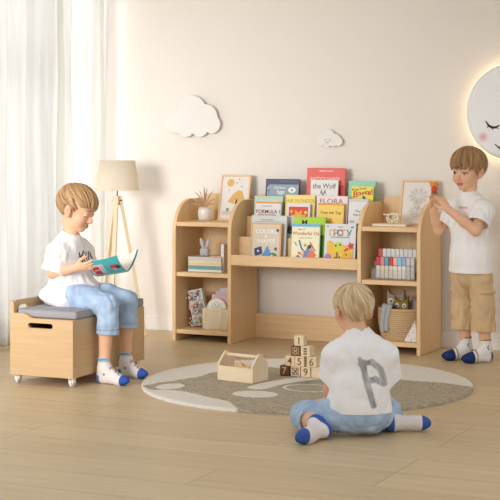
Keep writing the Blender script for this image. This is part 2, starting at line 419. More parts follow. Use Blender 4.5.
# ================================================================ bookshelf
def arch(y0=-.385, y1=-.03, zt=.80, zs=.61, ya=-.195, z0=0):
    pts = [(y1, z0), (y0, z0), (y0, zs)]
    pts += [(ya-(ya-y0)*math.cos(t), zs+(zt-zs)*math.sin(t)) for t in np.linspace(0, PI/2, 18)[1:]]
    return pts+[(y1-.03, zt), (y1-.008, zt-.008), (y1, zt-.03)]
shelfunit = thing('bookshelf', 'light wooden bookshelf unit with two arched towers and a tiered book display between them', 'bookshelf', (0, -.2, 0))
def part(name, mb): o = mb.build(name, shelfunit); o.location = (0, .2, 0); return o
PX = [(-.737, -.715), (-.388, -.366), (.386, .408), (.721, .743)]
for xa, xb in PX: part('side_panel', MB().prism(arch(), WZ, 'X', (xa, xb), .003))
for xa, xb in ((PX[0][1], PX[1][0]), (PX[2][1], PX[3][0])):
    for z in (.675, .39, .065): part('shelf', MB().box((xa, -.375, z-.024), (xb, -.042, z), WX, .002))
    part('back_panel', MB().prism([(xa, .05), (xb, .05), (xb, .79), (xb-.012, .82), (xb-.04, .828), (xa+.04, .828), (xa+.012, .82), (xa, .79)], WZ, 'Y', (-.042, -.03), .002))
xa, xb = PX[1][1], PX[2][0]
part('back_panel', MB().prism([(xa, .44), (xb, .44), (xb, .79), (xb-.012, .82), (xb-.04, .828), (xa+.04, .828), (xa+.012, .82), (xa, .79)], WX, 'Y', (-.042, -.03), .002))
part('front_ledge', MB().box((xa, -.385, .441), (xb, -.367, .499), WX, .002))
part('kick_panel', MB().box((xa, -.062, 0), (xb, -.042, .14), WX, .002))
for (ya, yb, z, zt) in ((-.367, -.268, .455, .595), (-.268, -.168, .555, .705)):
    part('tier_board', MB().box((xa, yb-.012, z-.03), (xb, yb, zt), WX, .002))
for (ya, yb, z) in ((-.367, -.28, .455), (-.268, -.18, .558), (-.168, -.042, .662)):
    part('tier_shelf', MB().box((xa, ya, z-.012), (xb, yb, z), WX, .0015))

# ================================================================ storage bench
bx0, bx1, by0, by1, bz0 = -.712, -.370, -2.045, -1.372, .045
bench = thing('storage_bench', 'light wooden storage bench on small white casters with a slot handle in its end', 'bench', (-.54, -1.71, 0))
def bpart(name, mb, parent=bench):
    o = mb.build(name, parent); o.location = -Vector((-.54, -1.71, 0)); return o
def slot(cx, cz, w, h, n=10):
    r = h/2; return [(cx+w/2-r+r*math.cos(t), cz+r*math.sin(t)) for t in np.linspace(-PI/2, PI/2, n)]+[(cx-w/2+r+r*math.cos(t), cz+r*math.sin(t)) for t in np.linspace(PI/2, 3*PI/2, n)]
def holed(mb, outer, hole, m, axis, d, M=None):
    """flat panel with a hole through it"""
    t = bmesh.new()
    def mk(p, q): return {'X': (q, p[0], p[1]), 'Y': (p[0], q, p[1])}[axis]
    lay = []
    for q in d:
        vo = [t.verts.new(mk(p, q)) for p in outer]; vh = [t.verts.new(mk(p, q)) for p in hole]
        ed = [t.edges.new((a, b)) for L_ in (vo, vh) for a, b in zip(L_, L_[1:]+L_[:1])]
        bmesh.ops.triangle_fill(t, edges=ed, use_beauty=True); lay.append((vo, vh))
    for A, B in zip(lay[0], lay[1]):
        for i in range(len(A)): t.faces.new((A[i], A[(i+1) % len(A)], B[(i+1) % len(A)], B[i]))
    bmesh.ops.recalc_face_normals(t, faces=t.faces); mb._add(t, m, M); return mb
def end_profile():
    x0, x1 = bx0, bx1
    return [(x0, bz0), (x1, bz0), (x1, .312), (-.585, .312), (-.598, .314), (-.614, .324), (-.628, .331), (-.645, .333), (-.692, .333), (-.692, .375), (-.697, .386), (-.706, .389), (x0+.001, .385), (x0, .372)]
bpart('end_panel', holed(MB(), end_profile(), slot(-.546, .279, .135, .024), BX, 'Y', (by0, by0+.018)))
bpart('end_panel', holed(MB(), end_profile(), slot(-.546, .279, .135, .024), BX, 'Y', (by1-.018, by1)))
bpart('backrest', holed(MB(), [(by0+.018, bz0), (by1-.018, bz0), (by1-.018, .389), (by0+.018, .389)], slot(-1.955, .352, .085, .026), BY, 'X', (bx0, bx0+.018)))
bpart('front_panel', MB().box((bx1-.018, by0+.018, bz0), (bx1, by1-.018, .312), BY, .0015))
bpart('bottom_panel', MB().box((bx0+.018, by0+.018, bz0), (bx1-.018, by1-.018, bz0+.015), BX, 0))
bpart('lid', MB().box((bx0+.02, by0+.019, .297), (bx1-.019, by1-.019, .311), BX, .001))
CAS = mat('caster_white', 'F3F2F0', .3, .5)
for x in (-.69, -.395):
    for y in (-2.01, -1.41):
        c = bpart('caster', MB().box((x-.016, y-.016, .040), (x+.016, y+.016, .045), CAS, .001).box((x-.013, y-.012, .018), (x-.008, y+.012, .041), CAS, .001).box((x+.008, y-.012, .018), (x+.013, y+.012, .041), CAS, .001))
        w = MB(); w.lathe([(0, -.007), (.016, -.007), (.019, -.004), (.019, .004), (.016, .007), (0, .007)], mat('caster_tread', 'E4E2E0', .35), 24, T(x, y, .019)@RY(PI/2))
        w.ell((x, y, .019), (.0085, .005, .005), mat('caster_hub', 'A9A6A2', .4)); w.build('wheel', c)
GREYF = mat('grey_cushion_fabric', 'A3A1A6', .9, .1, bump=.25, bscale=700, noise=.05, nscale=300)
cm = bmesh.new(); cush = MB().box((-.688, by0+.022, .3125), (bx1+.004, by1-.006, .352), GREYF, .012, seg=4)
cush.tube([(-.686, by0+.024, .350), (bx1+.002, by0+.024, .350), (bx1+.002, by1-.008, .350)], .0018, GREYF, 8)
cu = cush.build('seat_cushion'); tag(cu, 'flat grey fabric seat cushion on top of the storage bench', 'cushion')

# ================================================================ floor lamp
LX, LY = -1.11, -.36
lamp = thing('floor_lamp', 'tripod floor lamp with pale wooden legs and a cream fabric shade', 'lamp', (LX, LY, 0))
sm_ = bpy.data.materials.new('cream_lampshade'); sm_.use_nodes = True; nt = sm_.node_tree; b = nt.nodes['Principled BSDF']
b.inputs['Base Color'].default_value = (*lin('F6F0E4'), 1); b.inputs['Roughness'].default_value = .9
t_ = nt.nodes.new('ShaderNodeBsdfTranslucent'); t_.inputs['Color'].default_value = (*lin('F8F0E2'), 1); mx = nt.nodes.new('ShaderNodeMixShader'); mx.inputs[0].default_value = .45
nt.links.new(b.outputs[0], mx.inputs[1]); nt.links.new(t_.outputs[0], mx.inputs[2]); nt.links.new(mx.outputs[0], nt.nodes['Material Output'].inputs[0])
s = MB(); s.lathe([(.126, .850), (.128, .850), (.128, .854), (.103, 1.022), (.101, 1.022), (.101, 1.018), (.126, .854), (.126, .850)], sm_, 56); s.build('lamp_shade', lamp)
DK = mat('dark_metal', '6B665F', .4, .5, .6)
s = MB(); s.tube([(0, 0, .80), (0, 0, .90)], .004, DK); s.build('stem', lamp)
s = MB(); s.tube([(0, 0, .885), (0, 0, .925)], .013, WHITE); s.ell((0, 0, .95), (.028, .028, .034), mat('bulb_glass', 'FBF3E4', .3)); s.build('bulb', lamp)
s = MB(); [s.tube([(0, 0, .92), (.102*math.cos(a), .102*math.sin(a), 1.016)], .0018, DK, 6) for a in (.3, .3+2*PI/3, .3+4*PI/3)]; s.build('shade_spider', lamp)
for a in (math.radians(40), math.radians(160), math.radians(-75)):
    f = Vector((math.cos(a), math.sin(a), 0)); s = MB()
    k = .165
    p0 = f*.016+Vector((0, 0, .815)); p1 = f*k
    d = (p1-p0).normalized(); u = d.cross(Vector((0, 0, 1))).normalized(); w = d.cross(u)
    M = Matrix((u, w, -d)).transposed().to_4x4(); M.translation = p1; L_ = (p0-p1).length
    s.box((-.012, -.009, 0), (.012, .009, L_), PALEZ, .002, M); s.build('leg', lamp)
s = MB(); s.tube([(0, 0, .762), (0, 0, .800)], .017, PALEZ, 20); s.tube([(-.03, 0, .79), (.03, 0, .79)], .004, DK, 8); s.build('hub', lamp)

# ================================================================ wall decorations
CL = mat('white_painted_board', 'ECEAE6', .6)
def cloud(name, label, blobs, Y, faces=None):
    """outline of a union of discs, extruded: a cut board on short pegs"""
    cx = sum(b[0] for b in blobs)/len(blobs); cz = sum(b[1] for b in blobs)/len(blobs); pts = []
    for k in range(220):
        a = 2*PI*k/220; d = Vector((math.cos(a), math.sin(a))); best = .01
        for bx, bz, r in blobs:
            o = Vector((bx-cx, bz-cz)); q = d.dot(o); disc = q*q-(o.length_squared-r*r)
            if disc > 0: best = max(best, q+math.sqrt(disc))
        pts.append((d.x*best, d.y*best))
    s = MB(); s.prism(pts, CL, 'Y', (-.010, 0), .0015)
    t = thing(name, label, 'wall decoration', (cx, Y, cz)); s.build('board', t)
    s = MB(); s.tube([(0, -.001, .0), (0, -Y, .0)], .012, CL, 10); s.build('peg', t)
    return t
D = lambda px, py, r: (*at(px, py, -.03), r)
cloud('wall_cloud', 'large plain white cloud board on the wall above the left tower', [D(177, 122, .066), D(192, 112, .098), D(206, 117, .075), D(212, 124, .055), D(186, 127, .060), D(200, 127, .058), D(173, 124, .05)], -.026)
c2 = cloud('wall_cloud', 'small white cloud board with a tiny smiling face on the wall above the books', [D(321, 140, .030), D(328, 136.5, .042), D(335, 139, .030), D(338, 141.5, .026), D(327, 142.5, .026), D(333, 143, .022)], -.022)
INK = mat('charcoal_ink', '3A3634', .7)
s = MB(); o = c2.location
for px in (325, 330): s = MB(); s.prism(circ(at(px, 140, -.032)[0]-o.x, at(px, 140, -.032)[1]-o.z, .003), INK, 'Y', (-.0112, -.010), 0); s.build('eye', c2)
mx_, mz_ = at(327.5, 141.6, -.032); mx_ -= o.x; mz_ -= o.z
s = MB(); s.tube([(mx_+.008*math.cos(t), -.0105, mz_+.005*math.sin(t)) for t in np.linspace(PI, 2*PI, 9)], .0012, INK, 6); s.build('mouth', c2)
# moon lamp
MX, MZ, MR = at(514.5, 112, -.05)[0], at(514.5, 112, -.05)[1], .262
moon = thing('moon_wall_lamp', 'round white backlit moon lamp with a sleeping face on the wall behind the standing boy', 'lamp', (MX, -.05, MZ))
MOONM = mat('moon_white', 'F8FAFC', .7, .15, noise=.02, nscale=4)
s = MB(); s.lathe([(0, 0), (MR-.004, 0), (MR, .003), (MR, .012), (MR-.02, .016), (0, .016)], MOONM, 96, RX90@RY(0)@Matrix.Rotation(0, 4, 'X')); s.build('disc', moon)
em = bpy.data.materials.new('warm_led'); em.use_nodes = True; nt = em.node_tree; e = nt.nodes.new('ShaderNodeEmission'); e.inputs[0].default_value = (*lin('FFD9A0'), 1); e.inputs[1].default_value = 9
nt.links.new(e.outputs[0], nt.nodes['Material Output'].inputs[0])
s = MB(); s.lathe([(MR-.045, .030), (MR-.028, .030), (MR-.028, .042), (MR-.045, .042)], em, 96, Matrix.Rotation(-PI/2, 4, 'X')); s.build('led_ring', moon)
s = MB(); s.lathe([(0, .016), (.08, .016), (.08, .05), (0, .05)], WHITE, 40, Matrix.Rotation(-PI/2, 4, 'X')); s.build('mount', moon)
def stroke(s, pts, r, m, yy):                                            # flat brush line on a front face
    P = [Vector((p[0], 0, p[1])) for p in pts]; n = len(P); L_, R_ = [], []
    for i, p in enumerate(P):
        d = (P[min(i+1, n-1)]-P[max(i-1, 0)]).normalized(); u = Vector((-d.z, 0, d.x)); w = (r[i] if isinstance(r, (list, tuple)) else r)
        L_.append((p+u*w)); R_.append((p-u*w))
    for i in range(n-1):
        s.poly([(q.x, yy, q.z) for q in (L_[i], L_[i+1], R_[i+1], R_[i])], m)
BLK = mat('black_line', '2A2A2E', .6)
def mp_(px, py): a, b = at(px, py, -.068); return a-MX, b-MZ
for sx in (1, -1):
    s = MB(); F = lambda px, py: (lambda q: (q[0]*sx, q[1]))(mp_(px, py))
    L_ = [F(486, 121.5), F(488.5, 125.5), F(492, 127.5), F(496, 127.3), F(499.5, 125)]
    stroke(s, L_, [.003, .006, .007, .006, .002], BLK, -.0175)
    for p in ((486, 121.5, 484.5, 121), (489, 126, 487, 127.5), (493, 127.8, 492.3, 130), (497, 127, 498.3, 129)): stroke(s, [F(p[0], p[1]), F(p[2], p[3])], .0022, BLK, -.0176)
    s.build('eye', moon)
s = MB(); stroke(s, [mp_(494.5, 144), mp_(500, 148.5), mp_(507, 151), mp_(514.5, 152), mp_(522, 151), mp_(529, 148.5), mp_(534.5, 144)], [.002, .005, .006, .006, .006, .005, .002], BLK, -.0175)
s.build('mouth', moon)
pk = bpy.data.materials.new('blush_pink'); pk.use_nodes = True; nt = pk.node_tree; b = nt.nodes['Principled BSDF']; tc = nt.nodes.new('ShaderNodeTexCoord')
gr = nt.nodes.new('ShaderNodeTexGradient'); gr.gradient_type = 'SPHERICAL'; mpn = nt.nodes.new('ShaderNodeMapping'); mpn.inputs['Scale'].default_value = (1/.034,)*3
nt.links.new(tc.outputs['Object'], mpn.inputs[0]); nt.links.new(mpn.outputs[0], gr.inputs[0]); rp = nt.nodes.new('ShaderNodeValToRGB')
rp.color_ramp.elements[0].color = (*lin('F8FAFC'), 1); rp.color_ramp.elements[1].color = (*lin('EBB9BE'), 1); rp.color_ramp.elements[1].position = .8
nt.links.new(gr.outputs['Fac'], rp.inputs[0]); nt.links.new(rp.outputs[0], b.inputs['Base Color']); b.inputs['Roughness'].default_value = .8
for sx in (1, -1):
    q = mp_(483, 137); s = MB(); s.poly([(x, 0, z) for x, z in circ(0, 0, .034)], pk); o = s.build('cheek', moon); o.location = (q[0]*sx, -.0172, q[1])
# ================================================================ books on the display
EPS = .0004
class Art:
    def __init__(s, mb, w, h): s.mb, s.w, s.h, s.k = mb, w, h, 0
    def _y(s): s.k += 1; return -EPS*s.k
    def poly(s, pts, c): y = s._y(); s.mb.poly([(u*s.w, y, v*s.h) for u, v in pts], ink(c)); return s
    def rect(s, u0, v0, u1, v1, c): return s.poly([(u0, v0), (u1, v0), (u1, v1), (u0, v1)], c)
    def disc(s, u, v, r, c, rv=None):
        rv = r*s.w/s.h if rv is None else rv
        return s.poly(circ(u, v, r, rv, 18), c)
    def text(s, t, u, v, size, c, sx=1.0, rot=0):
        y = s._y(); s.mb.text(t, size*s.h, ink(c), T(u*s.w, y, v*s.h)@RY(rot)@RX90, 0, sx); return s
    def line(s, pts, r, c): stroke(s.mb, [(u*s.w, v*s.h) for u, v in pts], r*s.w, ink(c), s._y()); return s
def ink(c): return c if not isinstance(c, str) else mat('ink_'+c.lower(), c, .45, .35)
def make_book(name, label, w, h, t, cover, art=None, cat='book', group=None, spine=None, inset=.004, pages=None):
    root = thing(name, label, cat, (0, 0, 0), 0, group); cm = ink(cover); s = MB(); bt = .0022
    s.box((0, 0, 0), (w, bt, h), cm, .0006).box((0, t-bt, 0), (w, t, h), cm, .0006).box((0, bt*.5, 0), (bt, t-bt*.5, h), ink(spine or cover), .0006)
    if art: art(Art(s, w, h))
    s.build('cover', root)
    MB().box((bt, bt, inset*.6), (w-inset, t-bt, h-inset*.6), PAPER, 0).build('pages', root)
    return root
def display(name, label, x0, x1, ytop, base, Y, cover, art, t=.011, tilt=6.5, **kw):
    xa = at(x0, 240, Y)[0]; xb = min(at(x1, 240, Y)[0], .3835); zt = at((x0+x1)/2, ytop, Y+.02)[1]
    r = make_book(name, label, xb-xa, (zt-base)/math.cos(math.radians(tilt)), t, cover, art, **kw)
    r.location = (xa, Y, base); r.rotation_euler = (-math.radians(tilt), 0, 0); return r
B1, B2, B3 = .4565, .5595, .6635
# back row
display('picture_book', 'slate blue book at the left end of the back row, behind the egg book', 264, 298, 179, B3, -.108, '4E5870',
        lambda a: a.rect(.03, .02, .97, .98, '56607A').text('A', .1, .80, .10, 'D8DCE4').text('L', .1, .68, .10, 'D8DCE4').rect(.45, .93, .9, .95, '6F7890'))
display('picture_book', 'grey blue book with white lettering and a white egg, left in the back row', 267.5, 297, 184.5, B3, -.142, '97A6B3',
        lambda a: a.text('Eggs', .40, .80, .09, 'F2F3F4').text('Children', .36, .92, .065, 'E4E8EC').disc(.78, .86, .13, 'F1F1EE', .075).disc(.78, .86, .03, '7A8794', .03), t=.008)
display('picture_book', 'tall coral red book at the middle of the back row, behind the white wolf book', 305, 343, 168, B3, -.112, 'E2655C',
        lambda a: a.rect(.02, .01, .98, .99, 'E76C63').text('VERZEICHNIS', .5, .945, .026, 'F8E4DE', 1.2).text('ANTIQUAIRES', .47, .80, .062, 'F6D9D2', 1.02).rect(.86, .02, .98, .70, 'C9242A'), t=.02)
display('picture_book', 'white book with grey wolf drawing in front of the tall coral red book', 309, 336.5, 180, B3, -.144, 'E9E8E6',
        lambda a: a.text('the Wolf', .5, .87, .105, '6A6470', 1.0).rect(.08, .80, .9, .805, 'B05A62').disc(.46, .62, .13, '9A9896', .09).disc(.40, .64, .04, 'E9E8E6', .05).disc(.53, .64, .04, 'E9E8E6', .05).poly([(.36, .70), (.40, .80), (.45, .71)], '8A8886').poly([(.48, .71), (.54, .80), (.57, .70)], '8A8886').disc(.46, .56, .03, '4A4846', .02), t=.008)
display('picture_book', 'mint green book at the right end of the back row, behind the yellow book', 347, 383, 181, B3, -.115, '8FD0B4',
        lambda a: a.rect(.02, .01, .98, .99, '9AD6BC').rect(.86, .02, .96, .84, '2F8A5E'), t=.016)
display('picture_book', 'yellow book with dancing red letters in front of the mint green book', 350, 377, 186.5, B3, -.146, 'F4E04E',
        lambda a: a.text('Boing Zoom', .36, .93, .055, '3A3A3A', 1, -.12).text('B', .20, .80, .15, 'C5281E', 1.1).text('o', .36, .815, .12, 'C5281E', 1, .1).text('u', .48, .82, .11, 'C5281E', 1, -.1).text('n', .60, .835, .11, 'C5281E').text('c', .71, .85, .12, 'C5281E', 1, -.1).text('e!', .86, .86, .14, 'C5281E', 1, -.15).disc(.58, .72, .07, '2C4FA0').poly([(.56, .66), (.68, .69), (.60, .76)], '2C4FA0').disc(.5, .45, .2, 'E58A2E'), t=.008)
# middle row
display('picture_book', 'mint topped book at the left of the middle row, behind the racing book', 252.5, 281, 196, B2, -.216, 'B9D2BF',
        lambda a: a.rect(.03, .6, .97, .97, 'BCD6C6').rect(.2, .88, .8, .90, 'D8E8DC'))
def f1(a):
    a.rect(0, .95, 1, 1, 'E9A35A').rect(.02, .01, .98, .95, 'E7E3E1').text('Das grosse Buch', .45, .89, .03, '8A8486').text('FORMULA 1', .5, .76, .085, '7A2334', 1.0).text('RENNWAGEN', .46, .67, .05, '8A3040', 1.05).rect(.15, .60, .75, .612, '9A6A70').rect(.1, .3, .9, .5, '5C6A78').disc(.3, .3, .1, '333333').disc(.7, .3, .1, '333333')
display('picture_book', 'white racing book with dark red title and orange top edge in the middle row', 254, 279.5, 201.5, B2, -.243, 'E7E3E1', f1)
display('picture_book', 'pale yellow book in the middle row, behind the red and yellow painting book', 283.5, 313, 195, B2, -.216, 'F1DF86',
        lambda a: a.rect(.02, .02, .98, .98, 'F3E08A').text('HAIR WONDERS', .5, .88, .07, 'C9A23E', .95))
def sunny(a):
    a.rect(.08, .25, .92, .92, 'D9482A')
    a.poly([(.5+(.36 if k % 2 else .2)*math.cos(PI*k/8), .62+(.25 if k % 2 else .15)*math.sin(PI*k/8)) for k in range(16)], 'EFA92B').disc(.5, .62, .14, 'F3CF45').disc(.2, .80, .07, 'EFA92B').disc(.82, .78, .07, 'E9D04A').line([(.44, .62), (.5, .58), (.56, .62)], .015, '7A8A3A')
display('picture_book', 'white framed book with a red and yellow sunburst painting in the middle row', 285.5, 308.5, 203.5, B2, -.244, 'E2E2E4', sunny)
display('picture_book', 'pale pink book with tall serif title in the middle row, behind the golden yellow book', 315, 346, 196, B2, -.216, 'F0DADA',
        lambda a: a.rect(.02, .02, .98, .98, 'F2DEDC').text('FLORA', .48, .89, .105, '8E8A92', 1.15), t=.016)
display('picture_book', 'golden yellow book with small dark title in the centre of the middle row', 316.5, 342.5, 203.5, B2, -.245, 'F2CC57',
        lambda a: a.rect(.0, .96, 1, 1, 'E39A3A').rect(.02, .02, .96, .955, 'F5D166').text('Over the Top', .5, .77, .07, '5A4A22', .95).disc(.5, .45, .2, 'E8B13C'))
def bug(a):
    a.rect(.02, .02, .98, .93, 'E3E4E2').text('The tiny', .62, .73, .05, '6E6E70').text('little beetle', .60, .66, .045, '6E6E70').text('Ant', .2, .52, .05, '6E6E70')
    a.poly([(.30, .36), (.42, .46), (.66, .50), (.74, .46), (.60, .40), (.44, .37)], '2F342E').poly([(.30, .33), (.42, .38), (.6, .38), (.44, .31)], '7C9A5A').line([(.66, .5), (.76, .60)], .02, '3A3A3A').line([(.5, .36), (.44, .26)], .02, '3A3A3A').line([(.64, .40), (.7, .28)], .02, '3A3A3A').disc(.74, .56, .05, '3A3A3A')
display('picture_book', 'pale grey insect book with a black beetle at the right end of the middle row', 347, 376.5, 199, B2, -.238, 'CFD2D6', bug)
def leafy(a):
    a.rect(.02, .02, .98, .98, 'D4D6D8')
    for k in range(7): t = k*.16; a.poly([(.12, .40), (.22+.09*k, .86-.04*k*k*.4), (.20+.05*k, .40)], '33363A' if k % 2 else '5A6068')
display('picture_book', 'grey book with dark spiky leaves, half hidden at the left of the lime green book', 284.5, 300, 216, B2, -.256, 'C9CCCE', leafy, t=.006)
# front row
display('picture_book', 'plain pale grey book at the left of the front row, behind the cream shapes book', 249.5, 285, 215.5, B1, -.316, 'CDD0CE',
        lambda a: a.rect(.02, .02, .98, .98, 'D5D8D5').rect(.1, .86, .9, .875, 'A9B4A6').text('Erste Farben', .45, .91, .04, '8E9A8C'))
def shapes(a):
    a.rect(.05, .02, .95, .965, 'D8CDBA').text('COLORS', .5, .79, .095, 'F6F2E8', 1.1).text('&', .5, .67, .09, 'F6F2E8').text('SHAPES', .5, .55, .095, 'F6F2E8', 1.1)
    a.poly([(.12, .36), (.36, .42), (.40, .24), (.15, .16)], '3B4668').poly([(.32, .08), (.56, .44), (.80, .08)], '5D96CF').disc(.76, .16, .13, '3F8F5A').disc(.72, .19, .03, 'F3F3EC').disc(.88, .82, .05, '6C6478').disc(.84, .36, .05, '6C5B86').disc(.26, .30, .035, 'D9DCE4').rect(.05, .02, .95, .07, '8FA0B0')
display('picture_book', 'cream book with white title and blue triangle at the left of the front row', 250, 280, 223, B1, -.352, 'E6A765', shapes)
display('picture_book', 'lime green book with a black letter in the front row, behind the pale storybook', 292, 324, 217, B1, -.318, '9CCB2E',
        lambda a: a.rect(.0, .02, .95, .98, 'A8D634').text('M', .34, .885, .10, '20231A', 1.3).rect(.80, .02, .98, .62, '3F8F25'), t=.014)
def story(a):
    a.rect(.0, .93, 1, 1, '6FB4D6').rect(.03, .02, .97, .93, 'EDEAC6').text('tales of', .34, .87, .045, 'B0584A').text('Wonderful Oz', .5, .77, .085, 'C4564A', .98).text('a story to share', .5, .655, .03, '6A7A5A', 1.3)
    a.line([(.28, .60), (.36, .42), (.5, .28)], .03, '5577AA').line([(.66, .56), (.86, .34)], .02, 'C9503C').line([(.25, .3), (.42, .24)], .025, 'B23A36')
    a.poly([(.38, .12), (.58, .44), (.74, .30), (.60, .08)], '6C84B4').poly([(.52, .14), (.74, .40), (.90, .24), (.72, .08)], 'DD7A4C').disc(.40, .30, .07, 'E9C9A6').disc(.66, .44, .07, '3B3B40').disc(.5, .48, .05, 'D8963E').disc(.26, .18, .07, '7A6AA0').line([(.12, .55), (.2, .46)], .015, '7AA04A')
display('picture_book', 'pale storybook with blue top strip and red title in front of the lime green book', 290.5, 318.5, 224, B1, -.353, 'E9E6C4', story)
def gro(a):
    a.rect(.02, .02, .98, .98, 'DADCE0').text('книга', .5, .93, .035, '6A6A70').rect(.84, .91, .92, .94, '44444A').rect(.05, .93, .14, .95, '9A9AA0')
    for ch, u, c in zip('ГРОГУ', (.22, .36, .50, .63, .79), ('D8B43A', 'C7903A', '3E3E44', 'E39A3A', '3E9E4A')): a.text(ch, u, .79, .14, c, 1.1)
    a.rect(.2, .675, .8, .69, '6A6A70')
    a.poly([(.10, .05), (.10, .58), (.22, .60), (.40, .46), (.66, .50), (.86, .46), (.94, .36), (.94, .05)], 'E9BC2C').disc(.46, .46, .14, 'CFD23A').disc(.52, .50, .03, '2A2A2A').disc(.38, .48, .03, '2A2A2A').disc(.14, .20, .11, 'A878C0').poly([(.30, .05), (.36, .22), (.5, .16), (.56, .05)], '4A2A1E')
    a.poly([(.86+(.12 if k % 2 else .06)*math.cos(PI*k/5), .48+(.10 if k % 2 else .05)*math.sin(PI*k/5)) for k in range(10)], 'D02A2E').line([(.78, .42), (.66, .36)], .03, 'D02A2E').disc(.76, .24, .12, 'E8B02A').disc(.73, .27, .025, '2A2A2A').rect(.50, .14, .53, .28, '3A2A1E').rect(.42, .18, .45, .32, '3A2A1E').disc(.56, .26, .05, 'F2D650')
display('picture_book', 'white book with multicoloured title and yellow animals at the right of the front row', 323.5, 354.5, 224, B1, -.352, 'E2E3E6', gro)
def scraps(a):
    a.rect(.02, .02, .98, .98, 'CBCFC8')
    for k in range(7): a.disc(.90, .12+.13*k, .05, ('7AA04A', 'C9603C', '5C8A7A', '3E4A3E')[k % 4], .035).line([(.8, .18+.13*k), (.97, .20+.13*k)], .012, '4A5A48')
display('picture_book', 'grey patterned book behind the multicoloured title book, right end of the front row', 330, 359, 225, B1, -.318, 'CBCFC8', scraps)

# ================================================================ left tower
def grass_blades(root, m):
    r = random.Random(5)
    for k, (a, lean, L_) in enumerate([(3.3, .95, .10), (2.9, .55, .115), (1.6, .18, .125), (.3, .35, .12), (2.2, .10, .135), (5.2, .40, .11), (.0, .75, .085), (3.6, 1.25, .07), (6.0, 1.1, .065), (4.4, .3, .12)]):
        d = Vector((math.cos(a), math.sin(a), 0)); pts, rs = [], []
        for i in range(9):
            t = i/8; th = lean*t*1.15
            pts.append(d*(.006+L_*math.sin(th)*t)+Vector((0, 0, .062+L_*t*math.cos(th*.8)))); rs.append(.0010+.0032*math.sin(PI*min(1, max(0, (t-.25)/.75)))*(1 if k % 3 else .7))
        s = MB(); s.tube(pts, rs, m, 7); s.build('dried_stem', root)
vx, vz = at(204.7, 218, -.20)
vase = thing('vase', 'small silvery fluted vase holding dried brown grass on top of the left tower', 'vase', (vx, -.20, .6755))
s = MB(); prof = [(0, 0), (.026, 0), (.033, .008), (.0365, .03), (.036, .055), (.0325, .078), (.0300, .078), (.033, .055), (.033, .03), (.024, .006), (0, .006)]
s.lathe(prof, mat('pearl_ceramic', 'E8E2DA', .28, .5, .1), 40)
for k in range(22):
    a = 2*PI*k/22; s.tube([(r_*math.cos(a), r_*math.sin(a), z_) for r_, z_ in prof[1:6]], .0018, mat('pearl_ceramic', 'DCD3CA'), 6)
s.build('vase_body', vase); grass_blades(vase, mat('dried_grass', 'BC9A82', .9, noise=.15, nscale=120))
def frame(label, x0, x1, ytop, Yb, lean, art):
    xa = at(x0, 218, Yb)[0]; xb = at(x1, 218, Yb)[0]; zb = .6760; Yt = Yb+.06; zt = at((x0+x1)/2, ytop, Yt)[1]; h = math.hypot(zt-zb, .06); w = xb-xa; f = .011
    root = thing('framed_picture', label, 'framed picture', (xa, Yb, zb)); root.rotation_euler = (-math.atan2(.06, zt-zb), 0, 0)
    s = MB(); s.box((0, 0, 0), (f, .014, h), WZ).box((w-f, 0, 0), (w, .014, h), WZ).box((f, 0, 0), (w-f, .014, f), WX).box((f, 0, h-f), (w-f, .014, h), WX); s.build('frame', root)
    s = MB(); s.box((f-.002, .006, f-.002), (w-f+.002, .012, h-f+.002), ink('E6E3DE'), 0)
    A = Art(s, w, h); A._y = lambda: (setattr(A, 'k', A.k+1), .006-EPS*A.k)[1]
    art(A); s.build('picture', root)
def abstract(a):
    a.disc(.33, .82, .12, 'DDB268').poly([(.28, .40), (.42, .56), (.60, .66), (.74, .64), (.82, .50), (.80, .36), (.62, .36), (.60, .46), (.52, .46), (.50, .36)], 'DDB268')
    a.poly([(.52, .36), (.55, .46), (.60, .47), (.60, .37)], '5C4A36').poly([(.58, .14), (.68, .14), (.86, .34), (.74, .36)], '3552A8').poly([(.24, .12), (.34, .12), (.36, .27), (.26, .27)], 'B9A9A6').rect(.28, .14, .31, .26, '54505E').rect(.12, .12, .9, .20, 'CFC8C2')
    for u, v in ((.55, .82), (.72, .74), (.30, .66), (.62, .90)): a.disc(u, v, .018, '6A645E')
frame('wooden picture frame with an ochre abstract print leaning on top of the left tower', 217, 247, 174.5, -.128, 0, abstract)
def relief(a):
    c = 'CFCBC5'
    for k in range(10):
        t = 2*PI*k/10; a.poly([(.5+.05*math.cos(t), .64+.04*math.sin(t)), (.5+.24*math.cos(t-.2), .64+.15*math.sin(t-.2)), (.5+.30*math.cos(t), .64+.2*math.sin(t)), (.5+.24*math.cos(t+.2), .64+.15*math.sin(t+.2))], c)
        a.poly([(.48+.04*math.cos(t), .30+.03*math.sin(t)), (.48+.18*math.cos(t-.2), .30+.11*math.sin(t-.2)), (.48+.24*math.cos(t), .30+.15*math.sin(t)), (.48+.18*math.cos(t+.2), .30+.11*math.sin(t+.2))], c)
    a.rect(.49, .08, .505, .5, c)
frame('wooden picture frame with a white flower relief leaning on top of the right tower', 398.5, 433.5, 180, -.120, 0, relief)

